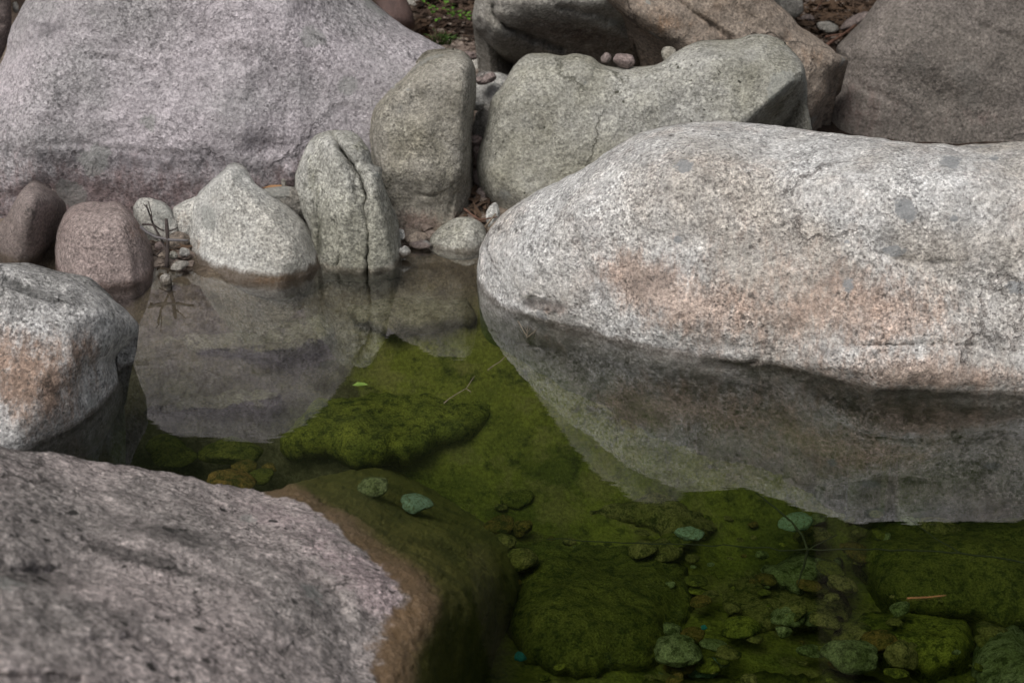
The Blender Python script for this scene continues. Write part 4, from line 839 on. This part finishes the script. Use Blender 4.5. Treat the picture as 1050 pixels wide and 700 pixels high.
tag(link('leaning_log', v, f, plain_mat('dead_wood', (0.13, 0.085, 0.075), (0.08, 0.055, 0.05), 25, bump=.8, dist=.01)), 'dark reddish dead log behind the huge lilac boulder', 'log')

# ------------------------------------------------------------------ wooded slope beyond, mirrored in the pool
M_bark = plain_mat('bark', (0.05, 0.04, 0.03), (0.10, 0.085, 0.07), 12, 0.9, 1.0, dist=.02)
M_can = plain_mat('canopy_leaf', (0.045, 0.075, 0.018), (0.08, 0.12, 0.03), 2, 0.7)
def make_tree(seed, h, nleaf):
    rg = np.random.default_rng(seed); root = empty('tree', (0, 0, 0)); lean = rg.uniform(-.08, .08, 2)
    tr = [np.array([lean[0] * z + .12 * math.sin(z * .9 + seed), lean[1] * z, z]) for z in np.linspace(-.5, h, 16)]
    ob = link('trunk', *tube([(tr, .16, .03)], 10, seed), M_bark, root)
    ends, paths = [], []
    for k in range(16):
        z = h * rg.uniform(.18, .95); b = np.array([lean[0] * z + .12 * math.sin(z * .9 + seed), lean[1] * z, z]); a = rg.uniform(0, 6.28); L = (h - z) * .35 + rg.uniform(.8, 1.6); d = np.array([math.cos(a), math.sin(a), rg.uniform(.1, .7)])
        p = [b + d * L * s + np.array([0, 0, .25 * s * s * L]) + rg.normal(size=3) * .05 * L * s for s in np.linspace(0, 1, 7)]
        paths.append((p, .05, .012))
        for s in (3, 4, 5, 6):
            e = p[s] + rg.normal(size=3) * .45; paths.append(([p[s - 1], (p[s - 1] + e) / 2 + rg.normal(size=3) * .06, e], .018, .005)); ends += [p[s], e]
    link('limbs', *tube(paths, 6, seed), M_bark, root)
    c = np.array(ends)[rg.integers(0, len(ends), nleaf)] + rg.normal(size=(nleaf, 3)) * np.array([.38, .38, .26])
    s = rg.uniform(.04, .085, nleaf)[:, None]; a = rg.normal(size=(nleaf, 3)); a /= np.linalg.norm(a, axis=1)[:, None]; b = np.cross(a, rg.normal(size=(nleaf, 3))); b /= np.linalg.norm(b, axis=1)[:, None]
    V = np.stack([c - a * s, c + b * s * .5, c + a * s, c - b * s * .5], 1).reshape(-1, 3); F = np.arange(nleaf * 4).reshape(-1, 4)
    link('crown', V, F, M_can, root, smooth=False)
    tag(root, 'leafy tree on the slope beyond the boulders, mirrored in the pool', 'tree', 'trees on the slope beyond the boulders'); return root
def copy_tree(o):
    c = o.copy(); scene.collection.objects.link(c)
    for ch in list(o.children):
        d = ch.copy(); scene.collection.objects.link(d); d.parent = c
    return c
protos = [make_tree(1, 8.5, 15000), make_tree(2, 9.5, 15000), make_tree(3, 7.0, 13000)]
spots = [(-5.2, 9.3, 0), (-2.6, 8.9, 1), (-.2, 9.6, 2), (1.9, 8.8, 0), (4.4, 9.4, 1), (7.4, 9.6, 2), (-8.2, 10.0, 1), (-3.9, 11.5, 2), (-1.2, 11.8, 0), (1.0, 11.4, 1), (3.3, 12.0, 2), (6.0, 11.9, 0), (9.6, 11.5, 1), (-6.8, 12.6, 0), (-10.5, 12.0, 2)]
seen = set()
for k, (x, y, p) in enumerate(spots):
    o = protos[p] if p not in seen else copy_tree(protos[p]); seen.add(p)
    o.location = (x, y, float(gz_full(x, y)[0]) - .1); o.rotation_euler.z = k * 1.7; s = 1 + .12 * math.sin(k * 2.3); o.scale = (s, s, s)
